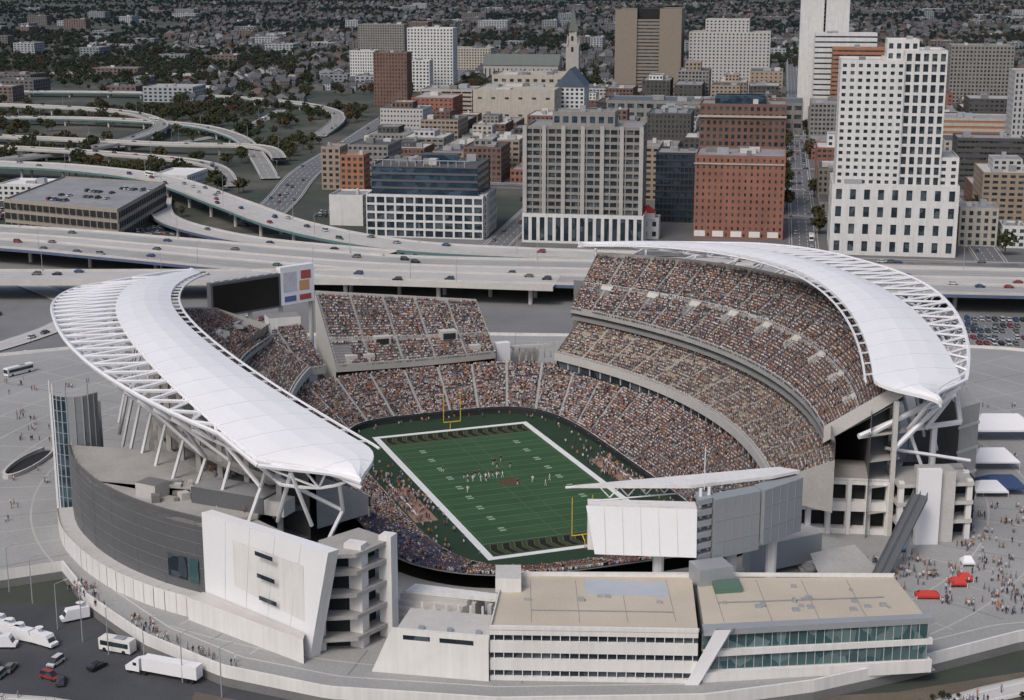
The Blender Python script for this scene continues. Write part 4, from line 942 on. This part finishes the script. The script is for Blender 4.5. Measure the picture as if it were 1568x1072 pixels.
b.prism([(100,384),(120,386),(120,400),(102,400)],3.5,17.9,dark)
b.prism([(122,410),(129,416),(129,452),(121,452)],3.5,30,conc,concl)
for z in(10,17,24): b.prism([(121.6,409.6),(129.3,415.8),(129,416),(122,410)],z,z+.8,concl)
e0=Vector((86,352,3.6));e1=Vector((101,374,18));sx=Vector((3.0,-2.0,0))
b.f([tuple(e0),tuple(e0+sx),tuple(e1+sx),tuple(e1)],greym)
for s_ in(0,.5,1):
    o=sx*s_;b.f([tuple(e0+o),tuple(e1+o),tuple(e1+o+Vector((0,0,1.3))),tuple(e0+o+Vector((0,0,1.3)))],greyl)
for s_ in(0,1): o=sx*s_;b.f([tuple(e0+o),tuple(e1+o),tuple(e1+o-Vector((0,0,1.2))),tuple(e0+o-Vector((0,0,.1)))],greym)
for t in(.4,.75): p=e0.lerp(e1,t)+sx*.5;b.tube((p.x,p.y,PZ),(p.x,p.y,p.z-1),.5,concl,6)
for k in range(4): b.prism([(70+k*1.5,356),(84,362),(82,366),(70,362)],3.5+k*.4,4.2+k*.4,concl)
b.prism([(57,352),(76,362),(74,368),(56,358)],5,12,pg,conc)
b.f([(74,347,PZ),(90,356,PZ),(84,362,9),(72,356,9)],conc);b.f([(90,356,PZ),(84,362,PZ),(84,362,9)],conc)
b.obj('east_concourse_building')
for (x,y,w,d,h,m) in((141,440,14,9,6,white),(133,416,9,8,4,white),(137,418,12,9,5,mat('blue_tent_fabric',(.04,.07,.16),.7,.1)),(152,469,22,10,8,white),(97,342,5.5,3,1.8,redm),(106,349,4,3,2.4,redm),(108.6,352,3.4,2.6,2.2,redm),(98,372,4,4,3,mat('light_blue_fabric',(.15,.32,.5),.7,.1)),(112,362,3,3,2.6,white)):
    b=MB();q=[(x-w/2,y-d/2,PZ+h*.5),(x+w/2,y-d/2,PZ+h*.5),(x+w/2,y+d/2,PZ+h*.5),(x-w/2,y+d/2,PZ+h*.5)]
    r0=(x-w*.25,y,PZ+h);r1=(x+w*.25,y,PZ+h)
    b.f([q[0],q[1],r1,r0],m);b.f([q[2],q[3],r0,r1],m);b.f([q[1],q[2],r1],m);b.f([q[3],q[0],r0],m)
    for p in q: b.tube((p[0],p[1],PZ),p,.08,steel,5)
    for i in range(4): A=q[i];B=q[(i+1)%4];b.f([A,B,(B[0],B[1],B[2]-.5),(A[0],A[1],A[2]-.5)],m)
    b.obj('event_tent')
# ------------------------------------------------------------------ foreground banks & paths
b=MB();b.f([(-66,200,-.03),(260,200,-.03),(260,336,-.03),(160,326,-.03),(80,300,-.03),(-30,286,-.03),(-66,300,-.03)],soil);b.obj('soil_bank')
road('riverside_path',[(-220,300,.05),(-110,296,.05),(-75,285,.05),(-40,268,.05)],6,deck=concl,lanes=1,cars=0)
road('riverside_walk',[(50,270,.05),(75,284,.05),(100,299,.05),(140,311,.05),(240,322,.05)],6,deck=concl,lanes=1,cars=0)
b=MB();b.f([(-260,298,-.02),(-110,290,-.02),(-75,278,-.02),(-60,255,-.02),(-260,200,-.02)],grass);b.obj('grass_verge')
def pedzone(poly,n,z):
    xs=[p[0] for p in poly];ys=[p[1] for p in poly];k=0
    while k<n:
        x,y=UN(min(xs),max(xs)),UN(min(ys),max(ys));ins=False
        for i in range(len(poly)):
            x1,y1=poly[i];x2,y2=poly[i-1]
            if (y1>y)!=(y2>y) and x<(x2-x1)*(y-y1)/(y2-y1)+x1: ins=not ins
        if ins:
            for _ in range(random.randint(1,4)): ppl.append((x+UN(-1.2,1.2),y+UN(-1.2,1.2),z));k+=1
pedzone([(-200,375),(-128,375),(-125,440),(-150,540),(-200,560)],190,PZ)
pedzone([(-110,350),(-98,338),(-62,304),(-58,305),(-80,326),(-104,352)],80,PZ)
pedzone([(92,345),(110,330),(150,345),(150,400),(125,410),(112,372),(88,366)],520,PZ)
pedzone([(-22,320),(-4,316),(-2,332),(-25,336)],110,PZ)
pedzone([(0,332),(50,342),(56,350),(20,340)],120,PZ)
pedzone([W(-86,-72),W(-90,-70),W(-95,-22),W(-88,-20)],80,25.2)
pedzone([(135,440),(180,440),(160,560),(110,590)],160,PZ)
pedzone([(75,282),(100,297),(140,309),(140,313),(100,302)],60,.07);pedzone([(-200,297),(-110,293),(-75,282),(-74,287),(-110,299)],40,.07)
pc=PAL[np.random.randint(0,len(PAL),len(ppl))]*.85
scatter('pedestrians',np.array(ppl),np.random.uniform(0,6.28,len(ppl)),np.random.uniform(.92,1.08,len(ppl)),pc,T_walk)
# ------------------------------------------------------------------ trees
leafm=instmat('leaf_foliage',.95);bark=mat('bark',(.08,.06,.045),.95,.2)
def tree(seed,clumps=56):
    rs=random.Random(seed);b=MB()
    b.tube((0,0,0),(.1,0,4),.32,bark,6,.2)
    for k in range(6):
        a=k*1.05+rs.random();b.tube((.1,0,3+k*.35),(math.cos(a)*2.4,math.sin(a)*2.4,6+rs.random()*2.5),.15,bark,4,.04)
    for k in range(clumps):
        while True:
            x,y,z=rs.uniform(-1,1),rs.uniform(-1,1),rs.uniform(-1,1)
            rr=x*x+y*y+z*z
            if .15<rr<1: break
        lob=1+.25*math.sin(3*math.atan2(y,x)+seed)
        cx,cy,cz=x*3.9*lob,y*3.9*lob,6.8+z*3.3
        for j in range(5):
            s=rs.uniform(.45,1.1);n=Vector((rs.uniform(-1,1),rs.uniform(-1,1),rs.uniform(-.2,1))).normalized();u=n.orthogonal().normalized()*s;v=n.cross(u)
            c=Vector((cx+rs.uniform(-.8,.8),cy+rs.uniform(-.8,.8),cz+rs.uniform(-.6,.6)))
            b.f([tuple(c-u),tuple(c+v*.8),tuple(c+u),tuple(c-v*.7)],leafm)
    return b.obj('tree_form',link=False)
TT=[tree(1),tree(5),tree(9)]
RP=np.array(ROADPTS)
def offroad(x,y):
    d=np.hypot(RP[:,0]-x,RP[:,1]-y); return bool((d>RP[:,2]).all())
tp=[]
for i in range(26000):
    y=1500+5200*R()**1.15; x=UN(-.36,.36)*y
    if math.sin(x*.006+1.3)*math.sin(y*.0045)+math.sin(x*.017+y*.011)*.5+UN(-.8,.8)<-.3: continue
    if y<1820 and -230<x: continue
    if not free(x,y,6): continue
    if y<2300 and not offroad(x,y): continue
    tp.append((x,y,0))
for i in range(1700):
    x,y=UN(-560,-150),UN(930,1650)
    if math.sin(x*.03)*math.sin(y*.021)+UN(-.5,.5)>.1 and abs(x)<y*.36+20 and free(x,y,6) and offroad(x,y) and UX*x+UY*y<-350: tp.append((x,y,0))
for i in range(200):
    u=random.choice(SU)+random.choice((-9,9));x,y=uv(u,UN(830,1700))
    if free(x,y,3): tp.append((x,y,.1))
tp=np.array(tp);n=len(tp);g=np.random.rand(n,1)
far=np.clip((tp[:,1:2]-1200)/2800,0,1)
tc_=(np.array([.040,.055,.026])*(1-g)+np.array([.080,.072,.040])*g)*(1-far)+(np.array([.022,.040,.046])*(1-g)+np.array([.042,.060,.062])*g)*far  # tint turns cooler with distance: haze painted into the foliage colours
au=np.random.rand(n)<.05; tc_[au]=np.array([.13,.085,.05])*.7
e=empty('tree_cover');idx=np.random.randint(0,3,n)
for k in range(3):
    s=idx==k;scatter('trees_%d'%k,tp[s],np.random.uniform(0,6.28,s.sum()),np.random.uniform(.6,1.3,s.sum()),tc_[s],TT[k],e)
sp=[]
for j in range(9):
    for i in range(60):
        x=56+i*1.9;y=262+j*3.4+(x-56)*.22
        if y<288+max(0,(x-60))*.30 and abs(y-(270+(x-50)*.55))>3.5: sp.append((x+UN(-.3,.3),y+UN(-.3,.3),-.03))
for i in range(260): 
    x=UN(-60,60);sp.append((x,UN(270,285.5+(0 if x>-36 else (-36-x)*.3)),-.03))
sp=np.array(sp);scatter('shrub_planting',sp,np.random.uniform(0,6,len(sp)),np.random.uniform(.10,.22,len(sp)),np.tile([.035,.042,.024],(len(sp),1)),TT[0])
# ------------------------------------------------------------------ distant houses
hw_=instmat('house_wall',.8);hr=mat('house_roof',(.085,.092,.10),.9,.3,.002)  # blue-grey roof colour has distance haze painted in
b=MB();b.box(0,0,0,9,13,6.5,hw_);b.f([(-5,-7,6.4),(5,-7,6.4),(5,0,10),(-5,0,10)],hr);b.f([(-5,7,6.4),(5,7,6.4),(5,0,10),(-5,0,10)],hr)
for s in(-4.51,4.51): b.f([(s,-6.5,6.5),(s,6.5,6.5),(s,0,9.8)],hw_)
for s in(-1,1):
    for z in(1.2,4.2):
        for x in(-2.6,.2,2.6): b.box(x,s*6.52,z,1.2,.08,1.5,glass)
b.box(2.5,1,8,1,1,3.2,brick);HT=b.obj('house_form',link=False)
hp=[];hcl=[]
for i in range(5600):
    y=1650+4600*R();x=UN(-.36,.36)*y;x=round(x/17)*17+y*.15;y=round(y/48)*48+UN(-4,4)
    if y<1850 and x>-230: continue
    if math.sin(x*.006+1.3)*math.sin(y*.0045)>.5: continue
    if abs(x)>.37*y or not free(x,y,10): continue
    if y<2300 and not offroad(x,y): continue
    hp.append((x,y,0));k=max(.55,1-(y-1700)/6000);hcl.append(tuple(c*k for c in random.choice(((.28,.30,.32),(.18,.14,.13),(.15,.15,.16),(.40,.42,.44),(.20,.20,.21),(.12,.11,.11)))))  # blue-grey walls darkened with distance, haze painted into the house colours
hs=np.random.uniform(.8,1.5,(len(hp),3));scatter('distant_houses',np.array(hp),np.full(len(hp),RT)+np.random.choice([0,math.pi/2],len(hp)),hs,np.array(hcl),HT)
FW=[mat('far_grey_wall',(.22,.24,.26),.9,.1),mat('far_brick_wall',(.17,.13,.12),.9,.1),mat('far_pale_wall',(.33,.35,.37),.9,.1),mat('far_brown_wall',(.15,.14,.14),.9,.1)]  # muted blue-grey wall colours with the distance haze painted in
for i in range(190):
    y=1700+3800*R()**1.2;x=UN(-.35,.35)*y
    if y<1850 and x>-230: continue
    w,d=UN(20,70),UN(20,50)
    if not free(x,y,38) or not offroad(x,y): continue
    b=MB();block(b,x,y,w,d,0,random.choice((8,9,12,12,16,22)),random.choice(FW),glass,random.choice((greyroof,conc,darkroof,blr,darkroof)),bay=6,fl=4,clutter=2);b.obj('distant_warehouse' if w>40 else 'distant_block');used(x,y,w,d)
# ------------------------------------------------------------------ camera, light, world
cd=bpy.data.cameras.new('camera');cam=bpy.data.objects.new('camera',cd);COL.objects.link(cam);cam.location=(0,0,147);cam.rotation_euler=(math.radians(90-13.8),0,0)
cd.lens=55.1;cd.sensor_width=36;cd.clip_start=1;cd.clip_end=60000;scene.camera=cam
sd_=Vector((-.45,-.75,1.0)).normalized()
sl=bpy.data.lights.new('sun','SUN');sl.energy=1.3;sl.angle=math.radians(16);sl.color=(1,.965,.92);so=bpy.data.objects.new('sun',sl);COL.objects.link(so);so.rotation_euler=sd_.to_track_quat('Z','Y').to_euler()
w=bpy.data.worlds.new('World');scene.world=w;w.use_nodes=True;nt=w.node_tree;sk=nt.nodes.new('ShaderNodeTexSky');sk.sky_type='NISHITA';sk.sun_disc=False
sk.sun_elevation=math.asin(sd_.z);sk.sun_rotation=math.atan2(sd_.x,sd_.y);sk.air_density=1;sk.dust_density=4
bg=nt.nodes['Background'];nt.links.new(sk.outputs[0],bg.inputs[0]);bg.inputs[1].default_value=.125
scene.view_settings.view_transform='Standard';scene.view_settings.look='None';scene.view_settings.exposure=0
